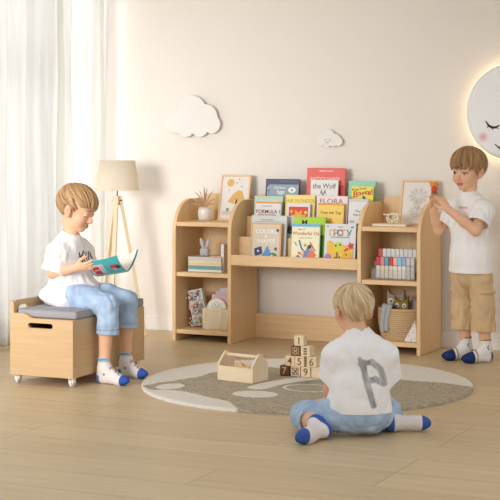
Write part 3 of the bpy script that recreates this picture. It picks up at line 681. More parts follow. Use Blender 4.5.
def lying(label, x0, x1, z0, t, Y0, dep, cover, rz=0, group='books stacked flat in the left tower', name='picture_book'):
    xa = at(x0, 262, Y0)[0]; xb = at(x1, 262, Y0)[0]; w = xb-xa
    root = thing(name, label, 'book', ((xa+xb)/2, Y0, z0), rz, group); cm = ink(cover); s = MB(); bt = .002
    s.box((-w/2, 0, 0), (w/2, dep, bt), cm, .0005).box((-w/2, 0, t-bt), (w/2, dep, t), cm, .0005).box((-w/2, 0, bt*.5), (w/2, bt*1.4, t-bt*.5), cm, .0008); s.build('cover', root)
    MB().box((-w/2+.004, bt*1.4, bt), (w/2-.004, dep-.004, t-bt), PAPER, 0).build('pages', root)
z = .3905
for lab, x0, x1, t, c, rz in [('white book at the bottom of the flat stack in the left tower', 188, 221.5, .013, 'E6E2DA', 0), ('teal book second from the bottom of the flat stack', 188, 222, .020, '6FA3AC', .02), ('cream yellow book in the middle of the flat stack', 188, 221.5, .017, 'E8D3A2', -.02), ('thin ivory book below the top book of the flat stack', 188.5, 221, .014, 'E6DCC8', .015), ('grey white book on top of the flat stack under the rabbit', 188, 221, .019, 'D3CFC6', -.01)]:
    lying(lab, x0, x1, z, t, -.315, .15, c, rz); z += t+.0004
lying('small pink and white booklet lying on the flat book stack beside the rabbit', 210.5, 221.5, z, .008, -.30, .06, 'DFA79C', .15, 'books stacked flat in the left tower')
rx = at(204.7, 250, -.25)[0]
bun = thing('rabbit_figurine', 'small pale grey rabbit figurine on top of the flat book stack', 'figurine', (rx, -.25, z))
RB = mat('grey_ceramic', 'C9C8C8', .5, .3); s = MB(); s.ell((0, 0, .027), (.030, .026, .027), RB); s.ell((-.012, -.004, .010), (.016, .014, .010), RB); s.ell((.012, -.004, .010), (.016, .014, .010), RB); s.build('body', bun)
for sx in (-1, 1):
    s = MB(); s.ell((0, 0, .03), (.0115, .008, .032), RB, T(sx*.010, 0, .044)@RY(sx*.26)); s.build('ear', bun)
for x in (-.009, .009): s = MB(); s.ell((x, -.0235, .032), (.0022, .002, .0026), INK); s.build('eye', bun)
s = MB(); s.ell((0, -.026, .026), (.003, .002, .002), INK); s.build('nose', bun)
xa = at(222.8, 250, -.26)[0]
vb = make_book('picture_book', 'white book standing upright at the right of the flat stack in the left tower', .13, .158, .018, 'F0EDE8'); vb.rotation_euler = (0, math.radians(3.5), math.radians(90)); vb.location = (xa+.022, -.30, .3915)
# bottom of the left tower
def floral(a):
    a.rect(.0, .0, 1, 1, 'DAD8D2'); r = random.Random(3); cs = ['4A6E8C', 'C4524A', '6E9A94', '8A8A4A', '5A4A6A', 'D8A04A', 'B8686A', '3F4A5A']
    for k in range(85):
        u, v = r.uniform(.07, .93), r.uniform(.04, .96); c = r.choice(cs); R_ = r.uniform(.035, .085)
        a.disc(u, v, R_, c)
        if R_ > .06: a.disc(u, v, R_*.5, 'E9E4DA')
fb = make_book('notebook', 'flower patterned notebook leaning to the left in the bottom of the left tower', .098, .208, .022, 'D2D0CA', floral); fb.rotation_euler = (0, math.radians(-12), math.radians(-4))
fx = at(193.7, 329, -.25)[0]; fb.location = (fx, -.25, .0665)
WICK = mat('cream_woven_straw', 'F2E4C6', .85, .15, noise=.08, nscale=160)
def weave(P0, P1, z0, z1, rows, m, s, r=.0035, per=.011):
    """woven horizontal strands between two points on a wall of a basket"""
    d = Vector(P1)-Vector(P0); L_ = d.length; d.normalize(); n = Vector((d.y, -d.x, 0)); k = max(3, int(L_/per*2))
    for i in range(rows):
        zz = z0+(z1-z0)*(i+.5)/rows
        s.tube([Vector(P0)+d*(L_*j/k)+n*(.0022*(1 if (i+j) % 2 else -1))+Vector((0, 0, zz)) for j in range(k+1)], r, m, 6)
bxa = at(203.5, 325, -.31)[0]; bk = thing('straw_basket', 'small square cream woven basket with picture books in the bottom of the left tower', 'basket', (bxa, -.31, .0655))
bw, bd, bh = .150, .20, .115; s = MB()
for P0, P1 in (((0, 0, 0), (bw, 0, 0)), ((bw, 0, 0), (bw, bd, 0)), ((bw, bd, 0), (0, bd, 0)), ((0, bd, 0), (0, 0, 0))): weave(P0, P1, .004, bh, 17, WICK, s)
for x, y in ((0, 0), (bw, 0), (bw, bd), (0, bd), (.045, 0), (.105, 0)): s.tube([(x, y, 0), (x, y, bh)], .0055, WICK, 8)
s.box((0, 0, .001), (bw, bd, .006), WICK, 0); s.build('basket_body', bk)
s = MB(); s.tube([(0, 0, bh), (bw, 0, bh), (bw, bd, bh), (0, bd, bh), (0, 0, bh)], .0055, WICK, 8); s.build('rim', bk)
def rainbow_book():
    root = thing('board_book', 'arch shaped cream board book with a rainbow drawing in the small cream basket', 'book', (bxa+.075, -.292, .074))
    w, h, t = .062, .170, .014
    pts = [(-w, 0), (w, 0), (w, h-w)]+[(w*math.cos(a), h-w+w*math.sin(a)) for a in np.linspace(0, PI, 24)[1:]]
    s = MB(); s.prism(pts, ink('EAD9BE'), 'Y', (0, t), .001)
    for r_, c in ((.054, 'F0ECE4'), (.040, 'D5DDDA'), (.028, 'EFEAE2'), (.014, 'D9C6C2')): s.poly([(x, -.0006-(.054-r_)*.02, zz) for x, zz in circ(0, h-w, r_, None, 28)], ink(c))
    for k in range(6): s.poly([(x, -.0022, zz) for x, zz in circ(.022*math.cos(k), h-w+.022*math.sin(k*1.0), .006, None, 10)], ink(('A9C2C4', 'D9B0AA', 'B8C7A4')[k % 3]))
    s.build('cover', root)
rainbow_book()
for k, (dx, h, c, lab) in enumerate([(.068, .188, 'D9B9C4', 'dusty pink book behind the arch shaped book in the small cream basket'), (.084, .205, 'DCC9D4', 'pale mauve book in the middle of the small cream basket'), (.098, .218, 'E6E0DE', 'tallest whitish book at the back of the small cream basket')]):
    b_ = make_book('picture_book', lab, .104-.012*k, h, .014, c, None, group='books in the small cream basket'); b_.location = (bxa+.034+.010*k, -.272+.03*k, .0725)

# ================================================================ right tower
ox, oz = at(391, 224, -.27)
pl = thing('book', 'flat cream book lying under the knot ornament on top of the right tower', 'book', (ox, -.30, .6755))
s = MB(); s.box((-.098, 0, 0), (.098, .12, .0025), ink('E9DFC8'), .0006).box((-.098, 0, .0095), (.098, .12, .012), ink('E9DFC8'), .0006).box((-.098, 0, .001), (-.0955, .12, .011), ink('E9DFC8'), .0004); s.build('cover', pl)
s = MB(); s.box((-.0955, .003, .0025), (.094, .117, .0095), PAPER, 0); s.build('pages', pl)
kn = thing('knot_ornament', 'cream wooden knot ornament standing on the flat book on top of the right tower', 'ornament', (ox+.004, -.25, .688))
KW = mat('cream_wood', 'EADFC6', .5); s = MB()
def ring(s, R_, r, M, a0=0, a1=2*PI, ez=1): s.tube([M@Vector((R_*math.cos(t), 0, ez*R_*math.sin(t))) for t in np.linspace(a0, a1, 28)], r, KW, 9, cap=abs(a1-a0) < 6)
ring(s, .023, .0055, T(-.010, 0, .0275)@RZ(.5)); s.build('ring', kn); s = MB(); ring(s, .023, .0055, T(.014, .004, .0275)@RZ(-.6)); s.build('ring', kn)
s = MB(); s.tube([(-.056, 0, .050), (-.03, 0, .046), (0, 0, .054), (.03, 0, .048), (.052, 0, .050)], [.003, .006, .006, .006, .003], KW, 9); s.build('bar', kn)
s = MB(); s.tube([(-.03, .0, .046), (-.022, -.006, .026), (0, -.008, .012), (.024, -.004, .024), (.032, 0, .046)], .005, KW, 9); s.build('loop', kn)
# markers
CLEAR = mat('clear_acrylic', 'D9D8D4', .12, .5, Alpha=.14)
mx0 = at(372.5, 278, -.31)[0]; mstep = (at(406.5, 270, -.31)[0]-at(376.5, 270, -.31)[0])/7; mfx = at(376.5, 270, -.31)[0]+mstep/2
tr_ = thing('marker_stand', 'clear stepped acrylic stand holding the rows of markers in the right tower', 'stand', (mx0, -.33, .3905)); s = MB(); W_ = .245
s.box((0, 0, 0), (W_, .13, .003), CLEAR, 0).box((0, 0, .003), (W_, .003, .055), CLEAR, 0).box((0, .045, .003), (W_, .048, .095), CLEAR, 0).box((0, .127, .003), (W_, .130, .095), CLEAR, 0)
s.box((0, 0, .003), (.003, .13, .068), CLEAR, 0).box((W_-.003, 0, .003), (W_, .13, .068), CLEAR, 0).box((.003, .048, .040), (W_-.003, .127, .043), CLEAR, 0); s.build('stand_body', tr_)
def marker(label, x, y, z, capc, bodyc, tipc, group):
    r_ = thing('marker', label, 'marker', (x, y, z), 0, group); a = mstep*.46
    s = MB(); s.box((-a, -.010, .004), (a, .010, .072), ink(bodyc), .003); s.box((-a*.9, -.009, 0), (a*.9, .009, .004), ink(tipc), .001); s.build('body', r_)
    s = MB(); s.box((-a*1.02, -.0105, .073), (a*1.02, .0105, .118), ink(capc), .003); s.build('cap', r_)
for k, (c, lab) in enumerate([('C8404A', 'red capped marker at the left end of the front row'), ('E08C90', 'salmon pink capped marker second from the left in the front row'), ('5BA7C4', 'sky blue capped marker third from the left in the front row'), ('CC4A3E', 'brick red capped marker in the middle of the front row'), ('EDB8BC', 'pale pink capped marker right of the brick red one in the front row'), ('8CD3DC', 'turquoise capped marker second from the right of the coloured caps'), ('A2AEDD', 'lavender capped marker, rightmost of the coloured caps in the front row')]):
    marker(lab, mfx+mstep*k, -.31, .394, c, 'DAD3C4' if k < 4 else 'E6E2DC', c, 'coloured markers in the front row of the stand')
for k in range(2): marker('grey capped marker at the right end of the front row of markers', mfx+mstep*(7+k), -.31, .394, 'CBCBCD', 'C4C4C6', 'AFAFB2', 'grey markers at the right of the front row')
bfx = at(379, 250, -.24)[0]+mstep/2
for k in range(9):
    marker(['white marker with a red top at the left end of the back row of markers', 'white capped marker in the back row of markers behind the coloured caps'][k > 0], bfx+mstep*k, -.243, .434, 'D8564A' if k == 0 else 'E9E8E6', 'E6E4E0', 'C9C7C3', None if k == 0 else 'white markers in the back row of the stand')
# wicker basket and soft toys
wx0 = at(377.5, 325, -.25)[0]; wcx = wx0+.128
wb = thing('wicker_basket', 'oval brown wicker basket holding soft toys in the bottom of the right tower', 'basket', (wcx, -.215, .0655))
WK = mat('brown_wicker', 'CFB188', .85, .15, noise=.2, nscale=140); s = MB()
for i in range(15):
    zz = .005+.150*i/14; k_ = .86+.16*math.sin(PI*.62*i/14); n = 64
    s.tube([((.124*k_+.0022*(1 if (j+i) % 2 else -1))*math.cos(2*PI*j/n), (.100*k_+.0022*(1 if (j+i) % 2 else -1))*math.sin(2*PI*j/n), zz) for j in range(n+1)], .0062, WK, 7, cap=False)
s.lathe([(0, .002), (.105, .002), (.105, .008), (0, .008)], WK, 32, Matrix.Diagonal((1, .82, 1, 1))); s.build('basket_body', wb)
s = MB(); s.tube([(.126*math.cos(t), .103*math.sin(t), .161) for t in np.linspace(0, 2*PI, 49)], .008, WK, 8, cap=False); s.build('rim', wb)
def owl(name, label, x, y, z, w, h, c, eyec, eyr):
    r_ = thing(name, label, 'soft toy', (x, y, z)); pts = [(-w, 0), (w, 0), (w*1.02, h*.72), (w*.96, h), (w*.55, h*.84), (0, h*.80), (-w*.55, h*.84), (-w*.96, h), (-w*1.02, h*.72)]
    m = mat('felt_'+c, c, .95, .05, noise=.08, nscale=250, bump=.2, bscale=600); s = MB(); s.prism(pts, m, 'Y', (0, .028), .006, smooth=False); s.build('body', r_)
    for sx in (-1, 1):
        s = MB(); s.lathe([(0, 0), (eyr, 0), (eyr, .003), (0, .003)], ink('EFECE6'), 20, T(sx*w*.5, 0, h*.62)@RX(PI/2)); s.lathe([(0, .003), (eyr*.42, .003), (eyr*.42, .0042), (0, .0042)], ink('6E6A66'), 14, T(sx*w*.5, 0, h*.62)@RX(PI/2)); s.build('eye', r_)
    s = MB(); s.poly([(-w*.12, -.0008, h*.46), (0, -.0008, h*.36), (w*.12, -.0008, h*.46)], ink('D8B45A')); s.build('beak', r_)
ox1, ox2 = at(394.5, 300, -.22)[0], at(400, 300, -.27)[0]
owl('owl_toy', 'larger taupe felt owl toy with round white eyes in the wicker basket', ox1, -.205, .155, .050, .175, 'A8988A', 'white', .017)
owl('owl_toy', 'smaller mustard green felt owl toy in front of the taupe one', ox2, -.258, .165, .041, .133, '8F7A34', 'white', .0125)
# grey knitted blanket hanging over the basket rim
gx = at(386, 320, -.315)[0]; n = 26; U, Vv = np.meshgrid(np.linspace(-1, 1, n), np.linspace(0, 1, 34), indexing='ij')
prof_ = np.interp(Vv, [0, .16, .26, .36, 1], [.075, .022, -.006, -.020, -.012]); pz = np.interp(Vv, [0, .16, .26, .36, 1], [.155, .186, .188, .172, .045])
X_ = (U*.030*(1-.15*Vv)+.006*np.sin(6*Vv)); Y_ = prof_+.005*np.sin(U*7+2*Vv)
P_ = np.stack([X_-.004*Vv, Y_, pz+.004*np.sin(U*5)*Vv], -1).reshape(-1, 3); i, k = np.meshgrid(np.arange(n-1), np.arange(33), indexing='ij'); q = i*34+k
bl = npmesh('blanket', P_, np.stack([q, q+34, q+35, q+1], -1).reshape(-1, 4), mat('grey_knit', 'B4B6B6', .95, .05, bump=.6, bscale=260, noise=.12, nscale=260)); bl.location = (gx, -.302, .0655)
sm = bl.modifiers.new('thickness', 'SOLIDIFY'); sm.thickness = .006; tag(bl, 'grey knitted blanket hanging over the left side of the wicker basket', 'blanket')
def dotted(name, base, dot, sc):
    m = bpy.data.materials.new(name); m.use_nodes = True; nt = m.node_tree; b = nt.nodes['Principled BSDF']; tc = nt.nodes.new('ShaderNodeTexCoord'); v = nt.nodes.new('ShaderNodeTexVoronoi'); v.inputs['Scale'].default_value = sc; v.inputs['Randomness'].default_value = .35
    r_ = nt.nodes.new('ShaderNodeValToRGB'); r_.color_ramp.interpolation = 'CONSTANT'; r_.color_ramp.elements[0].color = (*lin(dot), 1); r_.color_ramp.elements[1].color = (*lin(base), 1); r_.color_ramp.elements[1].position = .19
    nt.links.new(tc.outputs['Object'], v.inputs['Vector']); nt.links.new(v.outputs['Distance'], r_.inputs[0]); nt.links.new(r_.outputs[0], b.inputs['Base Color']); b.inputs['Roughness'].default_value = .95; return m
tx = at(411, 342, -.345)[0]; tt = thing('triangle_cushion', 'small white triangular cushion with grey dots leaning on the right front of the wicker basket', 'cushion', (tx, -.352, .0665))
s = MB(); s.prism([(-.040, 0), (.033, 0), (.033, .070), (.024, .118)], dotted('dotted_cotton', 'E9E6E2', '6A6864', 62), 'Y', (0, .022), .004); s.build('cushion_body', tt)
px_ = at(414, 300, -.19)[0]; s = MB(); s.ell((0, 0, 0), (.046, .030, .066), dotted('speckled_cotton', 'B5A6A0', 'DAD2CC', 90)); o = s.build('cushion'); o.location = (px_-.012, -.18, .225); tag(o, 'mauve grey speckled cushion tucked in the right of the wicker basket', 'cushion')

# ================================================================ toys on the rug
ZR = .0155; BS = .0485
DARKW = mat('dark_walnut', '6A4630', .55, noise=.15, nscale=60); LBLK = wood('block_maple', 'E2C9A4', 'EBD6B6', 'X'); BURN = mat('burnt_print', '7A5A40', .7)
def block(label, px, lev, Y, face, dark=False, rz=0.0):
    x = at(px, 375-10*lev, Y)[0]; r_ = thing('number_block', label, 'toy block', (x, Y, ZR+lev*(BS+.0003)), rz, 'wooden number blocks stacked on the rug'); h = BS/2
    s = MB(); s.box((-h, -h, 0), (h, h, BS), DARKW if dark else LBLK, .0028, seg=3); s.build('block_body', r_)
    c = ink('D9B98E') if dark else BURN; s = MB(); yy = -h-.0004
    if face in '1456790': s.text(face, .034, c, T(0, yy, h)@RX90)
    elif face == 'x':
        for i in range(4):
            for j in range(4): s.poly([(x_, yy, z_) for x_, z_ in circ((i-1.5)*.010, h+(j-1.5)*.010, .0042 if (i+j) % 2 else .003, None, 8)], c)
        stroke(s, [(-.012, h-.012), (.012, h+.012)], .0022, c, yy-.0002); stroke(s, [(-.012, h+.012), (.012, h-.012)], .0022, c, yy-.0003)
    elif face == ':':
        for j in range(3):
            for i in (-1, 1): s.poly([(x_, yy, z_) for x_, z_ in circ(i*.0045, h+(j-1)*.012, .0048, None, 10)], c)
    elif face == '8':
        for j in (-1, 1): stroke(s, circ(0, h+j*.0085, .008, None, 20)+[(.008, h+j*.0085)], .0018, c, yy)
        stroke(s, [(-.016, h-.018), (-.016, h+.018)], .001, c, yy); stroke(s, [(.016, h-.018), (.016, h+.018)], .001, c, yy)
    if face != ' ': s.build('printed_mark', r_)
    else: s.bm.free()
YB = -1.352
for lab, px, lev, f, dk, rz in [('dark wooden block with a pale 7 at the left end of the bottom row', 286.6, 0, '7', True, -.05), ('pale wooden block with a dotted cross in the bottom row of blocks', 297.2, 0, 'x', False, .02), ('pale wooden block with a 9 in the bottom row of blocks', 307.5, 0, '9', False, 0), ('plain pale wooden block at the right end of the bottom row', 317.8, 0, ' ', False, -.02),
      ('pale wooden block with a 4 at the left of the second row up', 291.6, 1, '4', False, .03), ('pale wooden block with a 5 in the middle of the second row up', 301.4, 1, '5', False, -.03), ('pale wooden block with a 6 at the right of the second row up', 313.0, 1, '6', False, .08),
      ('dark wooden block with ring marks below the top block', 297.2, 2, '8', True, .05), ('pale wooden block with dark dots below the top block', 307.4, 2, ':', False, -.04), ('pale wooden block with a 1 on the very top of the block stack', 300.6, 3, '1', False, .06)]:
    block(lab, px, lev, YB, f, dk, rz)
# toy caddy
caddy = thing('toy_caddy', 'pale wooden toy caddy with a round carrying handle on the rug', 'toy box', (.156, -1.615, ZR), -.20)
CW, CD, CH, CP = .205, .125, .068, .132; t = .010
for x in (0, CW-t):
    s = MB(); s.prism([(0, 0), (CD, 0), (CD, .078), (CD/2+.012, CP-.004), (CD/2, CP), (CD/2-.012, CP-.004), (0, .078)], PALEZ, 'X', (x, x+t), .002); s.build('end_panel', caddy)
for y in (0, CD-.008): s = MB(); s.box((t, y, 0), (CW-t, y+.008, CH), PALEX, .001); s.build('side_panel', caddy)
s = MB(); s.box((t, .008, 0), (CW-t, CD-.008, .007), PALEX, 0); s.build('bottom_panel', caddy)
s = MB(); s.tube([(t, CD/2, .114), (CW-t, CD/2, .114)], .0085, PALEX, 16); s.build('handle', caddy)
r_ = random.Random(11); Mc = T(.156, -1.615, ZR)@RZ(-.20)
shapes_ = ['cuboid', 'arch', 'cylinder', 'wedge', 'cuboid', 'arch', 'wedge', 'cylinder', 'cuboid']; TOYW = [wood('toy_maple', 'DCBE94', 'EAD2AE', 'X'), wood('toy_oak', 'CDA878', 'D9B98C', 'X')]
LB = {'cuboid': 'small pale wooden cuboid lying in the toy caddy', 'arch': 'small wooden arch block lying in the toy caddy', 'cylinder': 'small wooden cylinder block lying in the toy caddy', 'wedge': 'small wooden wedge block lying in the toy caddy'}
for k, sh in enumerate(shapes_):
    u = .030+.0165*k+(.004 if k % 2 else 0); v = .040 if k % 2 else .082; zz = .030+(.030 if k in (3, 5, 6, 7) else .012)
    s = MB(); m = TOYW[k % 2]
    if sh == 'cuboid': s.box((-.022, -.011, -.011), (.022, .011, .011), m, .002)
    elif sh == 'arch': s.prism([(-.022, -.014), (-.011, -.014)]+[(-.011*math.cos(a), -.014+.012*math.sin(a)) for a in np.linspace(0, PI, 9)][1:-1]+[(.011, -.014), (.022, -.014), (.022, .012), (-.022, .012)], m, 'Y', (-.011, .011), .001)
    elif sh == 'cylinder': s.tube([(-.020, 0, 0), (.020, 0, 0)], .011, m, 18)
    else: s.prism([(-.024, -.011), (.024, -.011), (.020, .013)], m, 'Y', (-.011, .011), .001)
    o = s.build('toy_block'); o.matrix_world = Mc@T(u, v, zz)@Euler((r_.uniform(-.5, .5), r_.uniform(-.7, .7), r_.uniform(0, 6))).to_matrix().to_4x4()
    tag(o, LB[sh], 'toy block', 'loose wooden toy blocks in the caddy')
# ================================================================ people
SKIN = vcol('skin', .55, .3, sss=.12)
HAIRM = vcol('hair', .6, .35, bump=.15, bscale=500)
COTTON = vcol('white_cotton', .9, .1, bump=.12, bscale=500)
DENIM = vcol('light_denim', .9, .1, bump=.3, bscale=700, noise=.10, nscale=420)
TWILL = vcol('khaki_twill', .9, .1, bump=.25, bscale=600, noise=.06, nscale=300)
SOCKM = vcol('sock_knit', .95, .05, bump=.3, bscale=700)
A3 = lambda *p: np.array(p, float)
nrm = lambda v: v/np.linalg.norm(v)
def mixc(C, col, w): return C*(1-w[..., None])+np.array(lin(col))*w[..., None]
class Head:
    def __init__(s, c, f, s_=1.0, roll=0.0):
        s.c = np.array(c, float); s.s = s_; f = nrm(np.array(f, float)); l = nrm(np.cross([0, 0, 1], f)); u = np.cross(f, l)
        l, u = l*math.cos(roll)+u*math.sin(roll), u*math.cos(roll)-l*math.sin(roll)
        s.R = np.stack([f, l, u], 1)
    def w(s, x, y, z): return s.c+s.R@(np.array([x, y, z])*s.s)
    def loc(s, V): return ((V-s.c)@s.R)/s.s
    def add(s, v, open_eyes=True):
        k = s.s
        def E(c, r, kk=.01, op='+', tilt=0):
            R = s.R
            if tilt: ct, st = math.cos(tilt), math.sin(tilt); R = np.stack([R[:, 0]*ct+R[:, 2]*st, R[:, 1], R[:, 2]*ct-R[:, 0]*st], 1)
            v.ell(s.w(*c), np.array(r)*k, kk*k, op, R)
        E((-.012, 0, .025), (.088, .073, .078), .01); E((.034, 0, .022), (.047, .058, .052), .02)
        E((.028, 0, -.034), (.052, .057, .056), .02); E((.030, 0, -.066), (.040, .044, .034), .018); E((.055, 0, -.087), (.018, .020, .014), .016)
        for y in (1, -1): E((.050, y*.032, -.040), (.025, .024, .026), .014); E((.062, y*.028, .008), (.018, .020, .008), .012)
        v.cone(s.w(.077, 0, -.008), s.w(.0925, 0, -.034), .0068*k, .0092*k, .010*k); E((.0905, 0, -.0365), (.0085, .0085, .0075), .006)
        for y in (1, -1):
            E((.0835, y*.0095, -.040), (.0075, .0062, .006), .006)
            E((.0905, y*.030, -.009), (.010, .0165, .0085), .012, '-'); E((.0655, y*.030, -.010), (.0142, .0150, .0125), .002)
            if not open_eyes: E((.0705, y*.030, -.006), (.0112, .0160, .0095), .004)
            E((-.006, y*.0785, -.014), (.0175, .0095, .0290), .006, '+', .2); E((-.000, y*.0895, -.011), (.010, .0065, .0175), .004, '-', .2); E((.004, y*.0745, -.038), (.008, .006, .009), .006)
        E((.0805, 0, -.0615), (.0062, .0170, .0046), .004); E((.0790, 0, -.0700), (.0068, .0145, .0056), .004); E((.0885, 0, -.0658), (.0055, .0170, .0010), .002, '-')
        v.cone(s.w(-.010, 0, -.045), s.w(-.014, 0, -.080), .040*k, .034*k, .02*k)
    def color(s, V, C, open_eyes=True, look=0.0):
        p = s.loc(V); x, y, z = p.T; ay = np.abs(y); near = (np.abs(p).max(1) < .14)
        g = lambda cx, cy, cz, r: np.exp(-(((x-cx)/r)**2+((ay-cy)/r)**2+((z-cz)/r)**2))*near
        C = mixc(C, 'DE9A86', .45*g(.058, .038, -.040, .022)); C = mixc(C, 'D8907E', .5*g(.092, 0, -.037, .012)); C = mixc(C, 'D98F7C', .65*g(0, .080, -.012, .022))
        fr = near & (x > .055)
        lip = sst(1.15, .8, np.sqrt((y/.0185)**2+((z+.0655)/.0098)**2))*fr; C = mixc(C, 'C2726A', .85*lip); C = mixc(C, '8E4A44', .8*sst(.0019, .0008, np.abs(z+.0658-.004*(y/.018)**2))*(ay < .0175)*fr)
        ye = ay-.030; brow = sst(.0040, .0020, np.abs(z-.0155+.10*(ay-.030)**2*30+.06*(ay-.03)))*sst(.048, .043, ay)*sst(.012, .017, ay)*fr; C = mixc(C, '8A6848', .75*brow)
        if open_eyes:
            e = np.sqrt((ye/.0135)**2+((z+.0095)/.0068)**2); C = mixc(C, 'F1ECE8', sst(1.05, .85, e)*fr)
            d = np.hypot(y-np.sign(y)*.030-look, z+.0090); ins = sst(1.05, .9, e)*fr; C = mixc(C, '5A3E2C', sst(.0074, .0064, d)*ins); C = mixc(C, '17120F', sst(.0036, .0027, d)*ins); C = mixc(C, 'FFFFFF', sst(.0016, .0009, np.hypot(y-np.sign(y)*.030-look-.002, z+.0065))*ins)
            C = mixc(C, '3A2820', .9*sst(.30, .12, np.abs(e-1.0))*(z > -.0095)*fr*(ay < .046)); C = mixc(C, '9A6450', .5*sst(.22, .1, np.abs(e-1.05))*(z <= -.0095)*fr)
        else:
            C = mixc(C, '4A3024', .9*sst(.0028, .0012, np.abs(z+.0150-.22*ye*ye*30))*(np.abs(ye) < .0145)*fr)
        nos = g(.086, .006, -.0455, .0045); return mixc(C, '8A4A3C', .7*nos)
    def hair(s, parent, col, hl, crown, label=None, n=110, lift=.010, seed=1, swirl=.5, fr=0.0, name='hair', tips=.012):
        """cap plus combed locks; hl = hairline height by azimuth (degrees from the face)"""
        r = np.random.default_rng(seed); k = s.s; M = .17*k
        v = Vol(s.c-M, s.c+M, .0022)
        az_t, z_t = np.array(hl).T; zh = lambda az: np.interp(np.abs(az), np.radians(az_t), z_t)
        cc = A3(-.010, 0, .027); rr = A3(.090+lift, .0745+lift, .079+lift)
        v.ell(s.w(*cc), (rr-.004)*k, .004, '+', s.R)
        def cut(P, D):
            p = s.loc(P); az = np.arctan2(p[..., 1], p[..., 0]+.005); return np.maximum(D, ((zh(az)-p[..., 2])*.8*k).astype(np.float32))
        v.apply(cut)
        a = nrm(A3(*crown)); e1 = nrm(np.cross(a, [0, 1, 0])); e1 = e1 if e1[0] > 0 else -e1; e2 = np.cross(a, e1)
        for i in range(n):
            ph = 2*PI*(i+r.uniform(-.4, .4))/n; th0 = r.choice([.06, .25, .55, .9]); pts, rs = [], []; j1 = r.normal(0, .16); lf = r.uniform(-.001, .007); end = r.uniform(-.006, tips)
            for th in np.arange(th0, 2.6, .16):
                q = ph+swirl*th+j1*th
                d = a*math.cos(th)+math.sin(th)*(e1*math.cos(q)+e2*math.sin(q)); p = cc+d*rr*(1+(lf+.005*math.sin(min(th, 1.5)))/.09)
                az = math.atan2(p[1], p[0]+.005)
                if abs(az) < 1.0: p = p+A3(fr*max(0, th-.7), 0, 0)
                pts.append(p)
                if p[2] < zh(az)-end*(1 if abs(az) < 1.2 else .35): break
            m = len(pts)
            if m < 2: continue
            w0 = r.uniform(.0042, .0068)
            rs = [w0*(.55+.45*math.sin(PI*min(1, (j+1)/m))) if j < m-1 else .0016 for j in range(m)]
            v.chain([s.w(*p) for p in pts], [q*k for q in rs], .0022)
        dark, light = col
        def cf(V):
            p = s.loc(V)-cc; d = p/np.linalg.norm(p, axis=1, keepdims=True); th = np.arccos(np.clip(d@a, -1, 1)); q = np.arctan2(d@e2, d@e1)-swirl*th
            nz = vnoise(np.stack([np.cos(q)*7, np.sin(q)*7, th*1.3], -1), 1.6, seed)*.6+vnoise(np.stack([np.cos(q)*16, np.sin(q)*16, th*2], -1), 1.5, seed+1)*.5
            t = np.clip(.5+.6*nz, 0, 1)[:, None]; return np.array(lin(dark))*(1-t)+np.array(lin(light))*t
        return v.mesh(name, HAIRM, cf, 0, parent)
def hand(v, wrist, d, n, side, curl=.35, sc=1.0, spread=.10, curls=None, thumb=(.55, .75, .25)):
    """child's hand: d = pointing direction, n = palm normal, side = +1/-1 where the thumb lies along cross(d, n)"""
    d = nrm(np.array(d, float)); n = np.array(n, float); n = nrm(n-d*(n@d)); t = np.cross(d, n)*side; w = np.array(wrist, float)
    P = lambda a, b, c: w+(d*a+t*b+n*c)*sc
    v.ell(P(.030, 0, 0), A3(.033, .0255, .0125)*sc, .006, '+', np.stack([d, t, n], 1)); v.cone(P(-.012, 0, 0), P(.018, 0, 0), .0185*sc, .0175*sc, .010, flat=(n, .8))
    tips = []
    for i, (b, L) in enumerate(((.0185, .044), (.0062, .049), (-.0062, .046), (-.0180, .036))):
        c = curl if curls is None else curls[i]; p = P(.054-.0035*abs(i-1.2), b, 0); q = spread*(1.5-i)*.7; dd = nrm(d+t*q); a = c*.6; pts = [P(.035, b*.85, 0), p]
        for m, fr in enumerate((.45, .32, .25)):
            p = p+(dd*math.cos(a)+n*math.sin(a))*L*fr*sc; pts.append(p); a += c
        v.chain(pts, [.0078*sc, .0072*sc, .0066*sc, .0060*sc, .0048*sc], .0022); tips.append(p)
    p0 = P(.008, .016, .003); p1 = p0+(d*thumb[0]+t*thumb[1]+n*thumb[2])*.026*sc; p2 = p1+nrm(d*.8+t*.25+n*(.25+.3*curl))*.020*sc; p3 = p2+nrm(d*.85+t*-.05+n*(.3+.5*curl))*.015*sc
    v.chain([p0, p1, p2, p3], [.0105*sc, .0085*sc, .0072*sc, .0055*sc], .004); return P
def skincol(V): C = np.tile(np.array(lin('EABB99')), (len(V), 1)); return C*(1+.03*vnoise(V, 22, 4)[:, None])
def folds(scale=(22, 22, 9), amp=.004, seed=0, lo=None, hi=None):
    def f(P, D):
        q = P*np.array(scale, np.float32); n = vnoise(q+.6*np.stack([vnoise(P, 9, seed+5)]*3, -1), 1.0, seed); n2 = vnoise(q*2.1, 1.0, seed+1)
        return D+(amp*(1-2*np.abs(n))*.8+amp*.35*n2).astype(np.float32)
    return f
def halfspace(pt, nv, k=.004):
    """cut away the side the normal points to"""
    pt = np.array(pt, np.float32); nv = nrm(np.array(nv, float)).astype(np.float32)
    return lambda P, D: np.maximum(D, ((P-pt)@nv).astype(np.float32))
